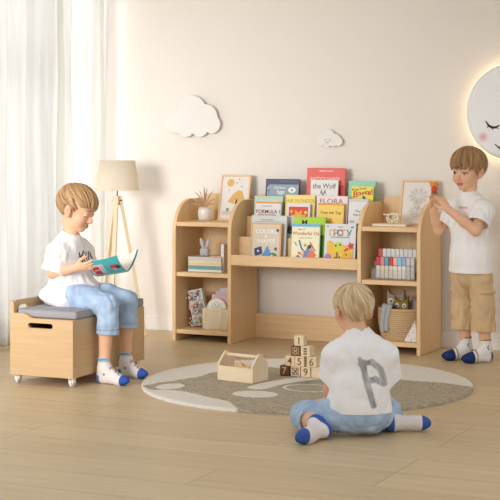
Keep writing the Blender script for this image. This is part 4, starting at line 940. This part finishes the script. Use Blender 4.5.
def sleeve(v, pts, rs, cut, nv, k=.025, fold=None, hole=None):
    """a sleeve or trouser leg with an open end, joined to the garment"""
    pts = [np.array(q, float) for q in pts]; lo = np.min(pts, 0)-max(rs)-.04; hi = np.max(pts, 0)+max(rs)+.04
    sl, g = v.sub(lo, hi); t = Vol(v.lo+np.array([q.start for q in sl])*v.h, v.lo+np.array([q.stop-1 for q in sl])*v.h, v.h); t.D = np.full(v.D[sl].shape, .06, np.float32); t.n = np.array(t.D.shape)
    t.chain(pts, rs, .02)
    if fold: t.apply(fold)
    c = np.array(cut, float); n_ = nrm(np.array(nv, float)); t.apply(halfspace(c, n_)); h = hole or rs[-1]*.84; t.cone(c+n_*.02, c-n_*.014, h, h*.95, .003, '-')
    v.comb(sl, t.D, k, '+')
def sock(parent, heel, ankle, toe, top, sole, kind, r=1.0, nm='sock'):
    """foot in a sock; heel, ankle, toe, top are points; sole = direction towards the sole"""
    heel, ankle, toe, top, sole = [np.array(q, float) for q in (heel, ankle, toe, top, sole)]; sole = nrm(sole)
    lo = np.min([heel, ankle, toe, top], 0)-.06; hi = np.max([heel, ankle, toe, top], 0)+.06; v = Vol(lo, hi, .0025); fd = nrm(toe-heel); L = np.linalg.norm(toe-heel); sd = np.cross(fd, sole)
    ball = heel+fd*L*.66
    v.cone(top, ankle, .031*r, .0275*r, .012); v.cone(ankle, heel, .0275*r, .024*r, .02); v.cone(ankle+sole*.004, ball-sole*.004, .026*r, .0225*r, .025, flat=(sole, .95)); v.cone(heel, ball, .0235*r, .0245*r, .02); v.ell(ball, A3(.038, .031, .021)*r, .015, '+', np.stack([fd, sd, sole], 1)); v.ell(toe-fd*.026, A3(.028, .027, .0175)*r, .015, '+', np.stack([fd, sd, sole], 1))
    tn = nrm(top-ankle); v.apply(halfspace(top, tn)); v.cone(top+tn*.01, top-tn*.006, .026*r, .026*r, .002, '-'); v.apply(folds((30, 30, 40), .0012, 8))
    lowest = ((ball-heel)@sole)
    def cf(V):
        C = np.tile(np.array(lin('ECE8E6')), (len(V), 1)); a = (V-heel)@fd; hgt = (V-top)@tn; up = -(V-heel)@sole
        if kind == 'stripe':
            C = mixc(C, '3F62B8', sst(L-.035, L-.031, a)); C = mixc(C, '4768B4', (sst(.005, .0, a)*sst(.016, .010, up))*.9); C = mixc(C, '9CCBE6', sst(-.020, -.018, hgt)*sst(.3, .0, np.abs(hgt)*.001)); C = mixc(C, '5B95C8', sst(-.0115, -.010, hgt)*sst(-.004, -.0055, hgt))
            q1 = np.hypot(a-L*.56, (V-ball)@sd-.004); m = up > .012; C = mixc(C, '54505A', sst(.0030, .0016, np.abs(q1-.011))*m); q2 = np.hypot(a-L*.70, (V-ball)@sd+.004); C = mixc(C, '54505A', sst(.0030, .0016, np.abs(q2-.009))*m); C = mixc(C, 'C46A78', sst(.006, .003, np.abs(a-L*.34))*sst(.020, .010, np.abs((V-ball)@sd))*m*.7); C = mixc(C, '5A5660', sst(.0025, .0012, np.hypot(a-L*.2, up-.02)-.004)*.8)
        elif kind == 'band':
            C = mixc(C, '2B3C6C', sst(L-.062, L-.058, a)); b = np.abs(a-(L-.075)); C = mixc(C, '9A9448', sst(.0045, .003, b)); C = mixc(C, '9A9448', sst(-.011, -.009, hgt)); C = mixc(C, '2A3050', sst(-.002, -.008, a)*sst(.030, .020, up)*.9)
            q = np.hypot(((V-ankle)@fd)-.006, ((V-ankle)@tn)-.012); C = mixc(C, '33343A', sst(.012, .010, np.abs((V-ankle)@tn-.012))*sst(.0045, .003, np.abs((V-ankle)@fd-.004+.004*np.sin(((V-ankle)@tn)*400)))*.9)
        else:
            C = mixc(C, '4A66B0', sst(L-.040, L-.036, a)); C = mixc(C, '4A66B0', sst(.012, .007, a))
            C = mixc(C, 'E6DADB', (a > .03)*(a < L-.045)*np.ones(len(V))*.5)
        return C
    return v.mesh(nm, SOCKM, cf, 1, parent)
HL_BOY = [(0, .040), (30, .042), (52, .030), (66, .012), (76, -.016), (82, -.010), (90, .012), (106, .012), (118, -.030), (140, -.052), (180, -.058)]

# ---------------------------------------------------------------- boy on the bench
b1 = thing('person', 'boy sitting on the storage bench in white tee and light jeans, reading a book', 'person', (0, 0, 0))
hd = Head((-.520, -1.765, .815), (math.cos(.10)*.93, math.sin(.10)*.93, -.36), 1.0)
v = Vol((-.74, -2.02, .008), (-.12, -1.50, .96), .0027)
hd.add(v, False)
v.chain([hd.w(-.010, 0, -.06), (-.552, -1.765, .695), (-.560, -1.765, .655)], [.034, .032, .036], .015)
v.chain([(-.564, -1.765, .612), (-.560, -1.765, .54), (-.548, -1.765, .435)], [.050, .062, .066], .03, flat=((0, 1, 0), 1.45))
shR, elR, wrR = A3(-.566, -1.855, .622), A3(-.578, -1.885, .512), A3(-.455, -1.872, .540); shL, elL, wrL = A3(-.560, -1.672, .622), A3(-.535, -1.640, .512), A3(-.425, -1.690, .520)
for S_, E_, W_ in ((shR, elR, wrR), (shL, elL, wrL)): v.chain([S_, E_], [.036, .029], .02); v.chain([E_, E_*.6+W_*.4, W_], [.029, .028, .0195], .012)
hand(v, wrR, (.95, .10, .12), (.1, .75, .6), 1, .30, .98, thumb=(.6, .5, .55))
hand(v, wrL, (.95, -.15, .05), (.0, -.6, .8), -1, .30, .98)
for sy, kn_, an_ in ((-1, A3(-.300, -1.852, .366), A3(-.318, -1.852, .095)), (1, A3(-.300, -1.668, .368), A3(-.322, -1.640, .105))):
    hp = A3(-.545, -1.765+sy*.055, .412); v.chain([hp, kn_], [.062, .043], .02); v.chain([kn_, kn_*.6+an_*.4, an_*.92+kn_*.08, an_-A3(0, 0, .04)], [.040, .036, .0255, .025], .012)
    v.chain([an_-A3(0, 0, .045), an_+A3(.10, 0, -.075)], [.024, .018], .012)
def cf(V): return hd.color(V, skincol(V), False)
v.mesh('body', SKIN, cf, 1, b1)
hd.hair(b1, ('8F6C48', 'CDA577'), [(0, .034), (25, .036), (45, .040), (60, .030), (70, .006), (77, -.018), (82, -.012), (90, .018), (106, .016), (118, -.028), (140, -.056), (180, -.066)], (-.50, .30, .80), seed=3, fr=.003, n=150, swirl=.35, lift=.0005, tips=.006)
# tee
v = Vol((-.72, -2.02, .33), (-.36, -1.52, .73), .0034)
v.chain([(-.566, -1.765, .648), (-.562, -1.765, .600), (-.556, -1.765, .500), (-.548, -1.765, .420), (-.545, -1.765, .392)], [.052, .074, .092, .100, .102], .02, flat=((0, 1, 0), 1.34))
v.cone((-.564, -1.765, .650), (-.556, -1.765, .700), .062, .043, .03); v.ell((-.60, -1.80, .40), (.085, .105, .055), .03); v.ell((-.47, -1.765, .43), (.060, .10, .05), .03)
FO = folds((26, 26, 12), .0055, 21); v.apply(FO)
for S_, E_ in ((shR, elR), (shL, elL)):
    nv = nrm(E_-S_)+A3(-.10, 0, -.05); sleeve(v, [S_+(A3(-.566, -1.765, .64)-S_)*.45, S_*.80+E_*.20, E_*1.20-S_*.20], [.052, .056, .060], E_*.99+S_*.01, nv, .03, folds((34, 34, 20), .005, 22))
v.apply(halfspace((-.56, -1.765, .352), (-.06, 0, -1))); v.apply(halfspace((-.556, -1.765, .700), (.35, 0, 1))); v.cone((-.550, -1.765, .73), (-.555, -1.765, .690), .037, .036, .003, '-')
def cf(V):
    C = np.tile(np.array(lin('F0EFF1')), (len(V), 1)); fr = sst(-.56, -.53, V[:, 0])
    for (ya, za, yb, zb) in ((-1.835, .585, -1.826, .53), (-1.826, .565, -1.802, .592), (-1.824, .560, -1.800, .530), (-1.790, .585, -1.788, .535), (-1.788, .535, -1.768, .538), (-1.768, .585, -1.760, .575), (-1.768, .560, -1.755, .532), (-1.745, .585, -1.743, .535), (-1.73, .58, -1.71, .54)):
        a = A3(ya+.042, za+.016); b = A3(yb+.042, zb+.016)-a; p = V[:, 1:]-a; t = np.clip(p@b/(b@b), 0, 1); d = np.linalg.norm(p-t[:, None]*b, axis=1); C = mixc(C, '35353A', sst(.0058, .0036, d)*fr)
    return C
v.mesh('t_shirt', COTTON, cf, 1, b1)
# jeans
def denim(hems):
    def cf(V):
        C = np.tile(np.array(lin('ADC4DF')), (len(V), 1)); C = C*(1+.16*vnoise(V, 26, 2)[:, None]+.10*vnoise(V, 70, 3)[:, None])
        for p, n_ in hems:
            d = np.abs((V-p)@nrm(np.array(n_))-.022); m = np.linalg.norm(V-p, axis=1) < .10; C = mixc(C, '6C86AE', .6*sst(.003, .0015, d)*m)
        return C
    return cf
v = Vol((-.70, -2.0, .19), (-.20, -1.53, .52), .0034)
v.ell((-.560, -1.765, .418), (.088, .115, .062), .02)
HM = []
for sy, kn_ in ((-1, A3(-.300, -1.852, .368)), (1, A3(-.300, -1.672, .370))):
    hp = A3(-.54, -1.765+sy*.060, .412); v.chain([hp, kn_*.6+hp*.4, kn_], [.066, .060, .052], .025); hm = kn_+A3(.004, 0, -.135 if sy < 0 else -.125); v.chain([kn_, hm-A3(0, 0, .03)], [.051, .056], .02); HM.append((hm, (0, 0, 1)))
v.apply(folds((30, 30, 22), .0045, 33))
for hm, _ in HM: v.apply(halfspace(hm, (-.05, 0, -1)), hm-A3(.09, .085, .05), hm+A3(.09, .085, .03)); v.cone(hm-A3(0, 0, .02), hm+A3(0, 0, .012), .048, .046, .003, '-')
v.mesh('jeans', DENIM, denim(HM), 1, b1)
for an_ in (A3(-.318, -1.852, .095), A3(-.322, -1.640, .105)):
    z_ = .0275; dx = A3(0, 0, 0)
    sock(b1, (an_[0]-.010, an_[1], z_), (an_[0]+.002, an_[1], .070), (an_[0]+(.142 if an_[1] < -1.7 else .126), an_[1]-.022, .022), (an_[0]-.001, an_[1], .122), (0, 0, -1), 'stripe')
# the book he reads
pb = thing('picture_book', 'teal picture book with a red drawing, held open by the boy on the bench', 'book', (-.322, -1.765, .505))
def page_sheet(side, w, t0, t1, m, s, nseg=10, L=.166, lift=.0):
    """one curved half of an open book; spine along +X, rising to the side"""
    a = []
    for j in range(nseg+1):
        u = j/nseg; yy = side*w*(u*.86+.10*math.sin(PI*u)); zz = w*(.62*u**1.25)+lift*math.sin(PI*u); a.append((yy, zz))
    bm = bmesh.new(); nx = 12; top, bot = {}, {}
    for i in range(nx+1):
        for j in range(nseg+1):
            x = -L/2+L*i/nx; fl = .018*max(0, (i/nx-.55))**1.5*(1.0 if side > 0 else .3)*j/nseg*4
            y_, z_ = a[j]; q = Vector((x, y_-side*fl*.4, z_+fl+.18*x)); top[i, j] = bm.verts.new(q+Vector((0, -side*t1*.6, t1*.8))); bot[i, j] = bm.verts.new(q+Vector((0, -side*t0*.6, t0*.8)))
    for i in range(nx):
        for j in range(nseg):
            bm.faces.new((top[i, j], top[i+1, j], top[i+1, j+1], top[i, j+1])); bm.faces.new((bot[i, j], bot[i, j+1], bot[i+1, j+1], bot[i+1, j]))
    for i in range(nx): bm.faces.new((top[i, 0], bot[i, 0], bot[i+1, 0], top[i+1, 0])); bm.faces.new((top[i, nseg], top[i+1, nseg], bot[i+1, nseg], bot[i, nseg]))
    for j in range(nseg): bm.faces.new((top[0, j], top[0, j+1], bot[0, j+1], bot[0, j])); bm.faces.new((top[nx, j], bot[nx, j], bot[nx, j+1], top[nx, j+1]))
    bmesh.ops.recalc_face_normals(bm, faces=bm.faces); s._add(bm, m, None, False)
def bookcol(V):
    C = np.tile(np.array(lin('4FB3B8')), (len(V), 1)); x, y, z = V.T; o = (y < 0); u = -y
    R_ = lambda x0, x1, u0, u1: o & (x > x0) & (x < x1) & (u > u0) & (u < u1)
    C[R_(-.10, -.085, -1, 1)] = lin('D9D0A8'); C[R_(-.075, -.005, .035, .092)] = lin('D9C9C4'); C[R_(-.066, -.030, .028, .084)] = lin('C8303C'); C[R_(-.062, -.034, .060, .066)] = lin('E8C8C4'); C[R_(-.024, -.008, .04, .088)] = lin('B9B4BC')
    C[R_(.026, .062, .060, .080)] = lin('C24A58'); C[o & (np.hypot(x-.064, u-.062) < .013)] = lin('5A4048'); C[o & (np.hypot(x-.044, u-.05) < .010)] = lin('D8A0A0'); C[R_(-.11, -.07, -.01, .018)] = lin('E8CF3E'); C[R_(-.04, .09, .010, .016)] = lin('BFE2E2'); return C
s = MB(); BKM = vcol('book_cover_print', .4, .4)
page_sheet(-1, .125, -.0015, .0005, BKM, s); page_sheet(1, .125, -.0015, .0005, BKM, s); ob = s.build('cover', pb); ob.data.materials[0] = BKM
bmx = bmesh.new(); bmx.from_mesh(ob.data); bmesh.ops.subdivide_edges(bmx, edges=bmx.edges, cuts=3, use_grid_fill=True); bmx.to_mesh(ob.data); bmx.free()
Vb = np.array([w_.co[:] for w_ in ob.data.vertices]); ca = ob.data.color_attributes.new('Col', 'FLOAT_COLOR', 'POINT'); cc_ = np.ones((len(Vb), 4), np.float32); cc_[:, :3] = bookcol(Vb); ca.data.foreach_set('color', cc_.ravel())
s = MB(); page_sheet(-1, .120, .001, .005, PAPER, s, L=.158); s.build('pages', pb); s = MB(); page_sheet(1, .120, .001, .005, PAPER, s, L=.158, lift=.006); s.build('pages', pb)
# ---------------------------------------------------------------- boy sitting on the floor, back to us
RV, BV = A3(.906, .423, 0), A3(-.423, .906, 0); O2 = A3(1.15, -2.53, 0)+RV*.012
q2 = lambda r, b, z: O2+RV*r+BV*b+A3(0, 0, z)
b2 = thing('person', 'blond boy sitting on the floor with his back turned, in white tee and jeans', 'person', (0, 0, 0))
hf = BV*.94-RV*.34; hd = Head(q2(.028, .035, .482), (hf[0], hf[1], -.16), .90)
sL, eL, wL_ = q2(-.036, 0, .335), q2(-.054, .040, .205), q2(-.062, .150, .105); sR, eR, wR_ = q2(.142, 0, .335), q2(.164, .040, .205), q2(.115, .165, .120)
c2_ = [q2(-.31, -.32, 0), q2(.30, -.32, 0), q2(-.31, .36, 0), q2(.30, .36, 0)]
v = Vol(np.min(c2_, 0)*[1, 1, 0]+A3(0, 0, .008), np.max(c2_, 0)*[1, 1, 0]+A3(0, 0, .63), .0028)
hd.add(v)
v.chain([hd.w(-.012, 0, -.06), q2(.044, .012, .40), q2(.048, .008, .365)], [.033, .032, .036], .015)
v.chain([q2(.052, .01, .325), q2(.050, 0, .25), q2(.045, 0, .11)], [.048, .058, .068], .03, flat=(RV, 1.4))
for S_, E_, W_ in ((sL, eL, wL_), (sR, eR, wR_)): v.chain([S_-A3(0, 0, .012), E_], [.027, .028], .01); v.chain([E_, E_*.6+W_*.4, W_], [.029, .028, .0195], .012)
hand(v, wL_, BV*.8-A3(0, 0, .5)+RV*.2, RV*.6-A3(0, 0, .6), -1, .35, .95); hand(v, wR_, BV*.8-A3(0, 0, .45)-RV*.3, -RV*.6-A3(0, 0, .6), 1, .35, .95)
kL, aL, hL, tL = q2(-.160, .085, .062), q2(-.118, -.040, .052), q2(-.088, -.080, .034), q2(-.192, -.205, .030)
kR, aR, hR, tR = q2(.165, .215, .062), q2(.185, .085, .048), q2(.178, .062, .034), q2(.334, .075, .034)
v.chain([q2(-.045, .02, .085), kL], [.065, .045], .02); v.chain([kL, kL*.5+aL*.5, aL], [.042, .038, .026], .012); v.chain([aL, hL, hL*.35+tL*.65], [.026, .022, .018], .012)
v.chain([q2(.085, .02, .085), kR], [.065, .045], .02); v.chain([kR, kR*.5+aR*.5, aR], [.042, .036, .026], .012); v.chain([aR, hR, hR*.35+tR*.65], [.026, .022, .018], .012)
def cf(V): return hd.color(V, skincol(V))
v.mesh('body', SKIN, cf, 1, b2)
hd.hair(b2, ('A88358', 'F0DDB8'), [(0, .030), (40, .032), (60, .020), (72, -.010), (80, -.012), (90, .022), (108, .020), (120, -.016), (138, -.046), (180, -.056)], (-.42, .08, .90), seed=9, n=170, lift=.0, swirl=.45, tips=.006)
v = Vol(np.min(c2_, 0)*[1, 1, 0]+A3(0, 0, .05), np.max(c2_, 0)*[1, 1, 0]+A3(0, 0, .42), .0034)
v.chain([q2(.052, .005, .352), q2(.053, 0, .30), q2(.050, 0, .19), q2(.046, 0, .12), q2(.046, 0, .085)], [.048, .066, .080, .087, .090], .02, flat=(RV, 1.42))
v.cone(q2(.050, .006, .350), q2(.046, .012, .402), .062, .042, .03)
v.apply(folds((24, 24, 12), .006, 51))
for S_, E_, rr_ in ((sL, eL, -1), (sR, eR, 1)):
    nv = nrm(E_-S_)+RV*.12*rr_; C_ = q2(.053, .005, .345)
    sleeve(v, [S_+(C_-S_)*.45, S_*.78+E_*.22, E_*1.2-S_*.2], [.050, .053, .058], E_*.96+S_*.04, nv, .03, folds((34, 34, 20), .005, 52))
v.apply(halfspace(q2(0, 0, .092), (0, 0, -1))); v.cone(q2(.045, .014, .43), q2(.046, .012, .394), .037, .035, .003, '-')
PS = [((.060, .292), (.066, .238)), ((.066, .238), (.082, .180)), ((.082, .180), (.098, .128)), ((.050, .285), (.092, .292)), ((.092, .292), (.128, .262)), ((.128, .262), (.140, .222)), ((.072, .222), (.105, .226)), ((.105, .226), (.142, .208)), ((.046, .305), (.058, .260))]
def cf(V):
    C = np.tile(np.array(lin('F6F6F7')), (len(V), 1)); p = np.stack([(V-O2)@RV, V[:, 2]], 1); bk = sst(.01, -.02, (V-O2)@BV); nz = vnoise(np.stack([p[:, 0]*160+p[:, 1]*60, p[:, 1]*30, p[:, 0]*30], -1), 1.0, 6)
    dm = np.full(len(V), 1.0)
    for k, (a, b) in enumerate(PS):
        a, b = np.array(a), np.array(b); ab = b-a; t = np.clip(((p-a)@ab)/(ab@ab), 0, 1); dm = np.minimum(dm, np.linalg.norm(p-a-t[:, None]*ab, axis=1)+(.004 if k == 8 else 0))
    w_ = sst(.0150, .0085, dm+.003*nz)*bk*(.66+.30*nz); return mixc(C, '6A6B70', np.clip(w_, 0, .9))
v.mesh('t_shirt', COTTON, cf, 1, b2)
v = Vol(np.min(c2_, 0)*[1, 1, 0]+A3(0, 0, .004), np.max(c2_, 0)*[1, 1, 0]+A3(0, 0, .2), .0034)
v.ell(q2(.046, .005, .080), (.124, .092, .070), .02, '+', np.stack([RV, BV, A3(0, 0, 1)], 1)); v.chain([q2(.046, .0, .09), q2(.046, 0, .118)], [.076, .074], .02, flat=(RV, 1.4))
v.chain([q2(-.05, .0, .078), kL], [.068, .052], .03); v.chain([q2(.09, .0, .078), q2(.15, .10, .065), kR], [.068, .055, .052], .03)
v.apply(folds((28, 28, 28), .0055, 61))
hmL = kL*.50+aL*.50; nL = nrm(aL-kL); sleeve(v, [kL, kL*.5+aL*.5, aL], [.052, .054, .055], hmL+nL*.012, nL, .03, folds((40, 40, 30), .004, 62))
hmR = aR+nrm(aR-kR)*-.005; nR = nrm(aR-kR); sleeve(v, [kR, kR*.5+aR*.5, aR+nR*.05], [.052, .050, .048], hmR, nR, .03, folds((40, 40, 30), .004, 63))
v.apply(lambda P, D: np.maximum(D, .007-P[..., 2])); v.mesh('jeans', DENIM, denim([(hmL+nL*.012-nL*.0, -nL)]), 1, b2)
sock(b2, hL, aL, tL, aL*.86+kL*.14, A3(0, 0, -.35)-BV*.7+RV*.35, 'plain')
sock(b2, hR, aR*.5+hR*.5, tR, aR*.75+kR*.25, -BV*.75-A3(0, 0, .45), 'plain')

# ---------------------------------------------------------------- standing boy
O3 = A3(1.015, -.445, 0); q3 = lambda r, b, z: O3+RV*r+BV*b+A3(0, 0, z)
b3 = thing('person', 'boy standing beside the right tower in white tee and khaki shorts, holding a toy', 'person', (0, 0, 0))
hf = -RV*.70-BV*.71; hd = Head(q3(.005, 0, .990), (hf[0], hf[1], -.13), 1.0, -.04)
sL, eL, wL_ = q3(.078, -.085, .800), q3(.022, -.150, .682), q3(-.118, -.125, .792); sR, eR, wR_ = q3(-.050, .085, .800), q3(-.135, .085, .672), q3(-.172, .020, .785)
c3 = [q3(-.30, -.24, 0), q3(.22, -.24, 0), q3(-.30, .22, 0), q3(.22, .22, 0)]
v = Vol(np.min(c3, 0)*[1, 1, 0]+A3(0, 0, .008), np.max(c3, 0)*[1, 1, 0]+A3(0, 0, 1.13), .0029)
hd.add(v)
FB = nrm(-RV*.93-BV*.35); SB = np.cross([0, 0, 1], FB)          # body facing and its left
v.chain([hd.w(-.012, 0, -.06), q3(.018, 0, .870), q3(.020, 0, .830)], [.034, .032, .036], .015)
v.chain([q3(.018, 0, .785), q3(.016, 0, .70), q3(.022, 0, .50)], [.048, .058, .060], .03, flat=(SB, 1.4))
for S_, E_, W_ in ((sL, eL, wL_), (sR, eR, wR_)): v.chain([S_, E_], [.035, .028], .02); v.chain([E_, E_*.6+W_*.4, W_], [.028, .027, .0185], .012)
hand(v, wL_, -RV*.50+BV*.10+A3(0, 0, .85), -RV*.5+BV*.8, 1, .5, .92, curls=(.12, .55, .65, .7), thumb=(.7, .4, .6))
hand(v, wR_, -RV*.05-BV*.10+A3(0, 0, .95), -BV*.9+RV*.3, -1, .55, .92, thumb=(.7, .4, .6))
legs = []
for nm, r_, b_ in (('L', .088, -.045), ('R', .000, .050)):
    an = q3(r_, b_, .075); kn = q3(r_-.012, b_, .27); hp = q3(.022+(r_-.044)*.9, b_, .48); legs.append((hp, kn, an))
    v.chain([hp, kn], [.052, .044], .02); v.chain([kn, kn*.55+an*.45, an, an-A3(0, 0, .035)], [.042, .036, .0255, .024], .012); v.chain([an-A3(0, 0, .045), an-A3(0, 0, .045)+FB*.08], [.022, .018], .01)
def cf(V): return hd.color(V, skincol(V), True, .002)
v.mesh('body', SKIN, cf, 1, b3)
hd.hair(b3, ('74563A', 'BE9668'), [(0, .030), (30, .029), (50, .024), (66, .006), (74, -.020), (80, -.016), (90, .012), (106, .010), (118, -.030), (140, -.052), (180, -.060)], (-.40, .25, .88), seed=15, n=160, lift=.002, swirl=.4, fr=.004, tips=.014)
v = Vol(np.min(c3, 0)*[1, 1, 0]+A3(0, 0, .43), np.max(c3, 0)*[1, 1, 0]+A3(0, 0, .90), .0034)
v.chain([q3(.020, 0, .815), q3(.018, 0, .76), q3(.014, 0, .66), q3(.016, 0, .54), q3(.020, 0, .43)], [.050, .072, .090, .101, .110], .02, flat=(SB, 1.22))
v.cone(q3(.020, 0, .815), q3(.016, 0, .872), .066, .043, .035)
v.apply(folds((22, 22, 7), .006, 71))
for S_, E_ in ((sL, eL), (sR, eR)):
    nv = nrm(E_-S_); C_ = q3(.018, 0, .81); sleeve(v, [S_+(C_-S_)*.48, S_*.80+E_*.20, E_*1.05-S_*.05], [.054, .057, .062], E_*.72+S_*.28, nv, .03, folds((34, 34, 20), .005, 72))
v.apply(halfspace(q3(0, 0, .458), (0, 0, -1))); v.cone(q3(.012, 0, .90), q3(.015, 0, .862), .038, .036, .003, '-')
def cf(V):
    C = np.tile(np.array(lin('F6F5F4')), (len(V), 1)); p = V-q3(0, 0, .788); a = p@RV; f = sst(.0, .03, p@FB)
    x = a+.028; z = p[:, 2]-.006; m = sst(.0042, .002, np.abs(z-.0035*np.sin(x*620)))*sst(.020, .017, np.abs(x)); return mixc(C, 'B8606A', .8*m*f)
v.mesh('t_shirt', COTTON, cf, 1, b3)
v = Vol(np.min(c3, 0)*[1, 1, 0]+A3(0, 0, .12), np.max(c3, 0)*[1, 1, 0]+A3(0, 0, .56), .0034)
v.chain([q3(.020, 0, .50), q3(.022, 0, .44)], [.076, .078], .02, flat=(SB, 1.2))
v.apply(folds((24, 24, 14), .005, 81))
for (hp, kn, an), s_ in zip(legs, (1, -1)):
    cut = q3((kn-O3)@RV, (kn-O3)@BV, .160); sleeve(v, [hp-A3(0, 0, .02), kn, cut-A3(0, 0, .04)], [.062, .062, .065], cut, (0, 0, -1), .006, folds((30, 30, 16), .006, 82+s_), hole=.052)
    pk_ = (hp*.25+kn*.75)+SB*.048*s_+A3(0, 0, -.01); R_ = np.stack([FB, SB, A3(0, 0, 1)], 1)
    v.ell(pk_+A3(0, 0, -.0), (.046, .020, .058), .006, '+', R_); v.ell(pk_+SB*.006*s_+A3(0, 0, .052), (.048, .018, .016), .004, '+', R_)
def cf(V): C = np.tile(np.array(lin('D4B78E')), (len(V), 1)); return C*(1+.10*vnoise(V, 30, 3)[:, None])
v.mesh('shorts', TWILL, cf, 1, b3)
for hp, kn, an in legs:
    sock(b3, an-A3(0, 0, .046)-FB*.012, an-A3(0, 0, .008), an-A3(0, 0, .052)+FB*.135, an+A3(0, 0, .048), (0, 0, -1), 'band', r=1.03)
# the toy he holds
tp_ = q3(-.176, -.050, .862); ty = thing('toy_figure', 'small orange and red toy figure held up by the standing boy', 'toy', tuple(tp_))
s = MB(); s.lathe([(0, 0), (.016, 0), (.017, .006), (.013, .012), (0, .012)], ink('8A6A3C'), 20); s.build('toy_base', ty)
s = MB(); s.lathe([(0, .012), (.012, .012), (.0165, .022), (.015, .034), (.010, .041), (0, .042)], ink('DA4A2E'), 20); s.build('toy_body', ty)
s = MB(); s.lathe([(0, .038), (.020, .040), (.0225, .047), (.019, .056), (.010, .062), (0, .0635)], ink('E8922E'), 20); s.ell((-.017, -.006, .058), (.006, .006, .006), ink('E8922E')); s.ell((.015, -.010, .060), (.006, .006, .006), ink('E8922E')); s.build('toy_head', ty)
# ================================================================ light and camera
w = bpy.data.worlds.new('World'); SC.world = w; w.use_nodes = True
bg = w.node_tree.nodes['Background']; bg.inputs[0].default_value = (*lin('FCFAF8'), 1); bg.inputs[1].default_value = .74
def light(kind, name, loc, energy, color='FFFFFF', **kw):
    l = bpy.data.lights.new(name, kind); l.energy = energy; l.color = lin(color)
    for k, v in kw.items(): setattr(l, k, v)
    o = bpy.data.objects.new(name, l); COL.objects.link(o); o.location = loc; return o
# daylight through the curtained window, and an added key light with no window behind it
wl = light('AREA', 'window_daylight', (-1.95, -.78, 1.35), 31, 'FDFDFF', shape='RECTANGLE', size=2.3, size_y=1.45); wl.rotation_euler = (0, -PI/2, 0)
w2 = light('AREA', 'added_key_light', (-1.0, -5.8, 1.45), 19, 'FFFDFB', shape='RECTANGLE', size=1.6, size_y=1.3, spread=math.radians(58))
w2.rotation_euler = Vector((.02, 5.8, -.95)).to_track_quat('-Z', 'Y').to_euler()
light('POINT', 'bulb_light', (LX, LY, .95), 5.5, 'FFEBD0', shadow_soft_size=.03)
cam = bpy.data.cameras.new('camera'); co = bpy.data.objects.new('camera', cam); COL.objects.link(co)
cam.sensor_width = 36; cam.lens = 36*FPX/500; cam.shift_y = (HOR-250)/500
co.location = CAM; co.rotation_euler = (PI/2, 0, TH); cam.clip_end = 60
SC.camera = co
SC.view_settings.view_transform = 'Standard'; SC.view_settings.look = 'None'; SC.view_settings.gamma = 1; SC.view_settings.use_curve_mapping = False
SC.view_settings.exposure = .1
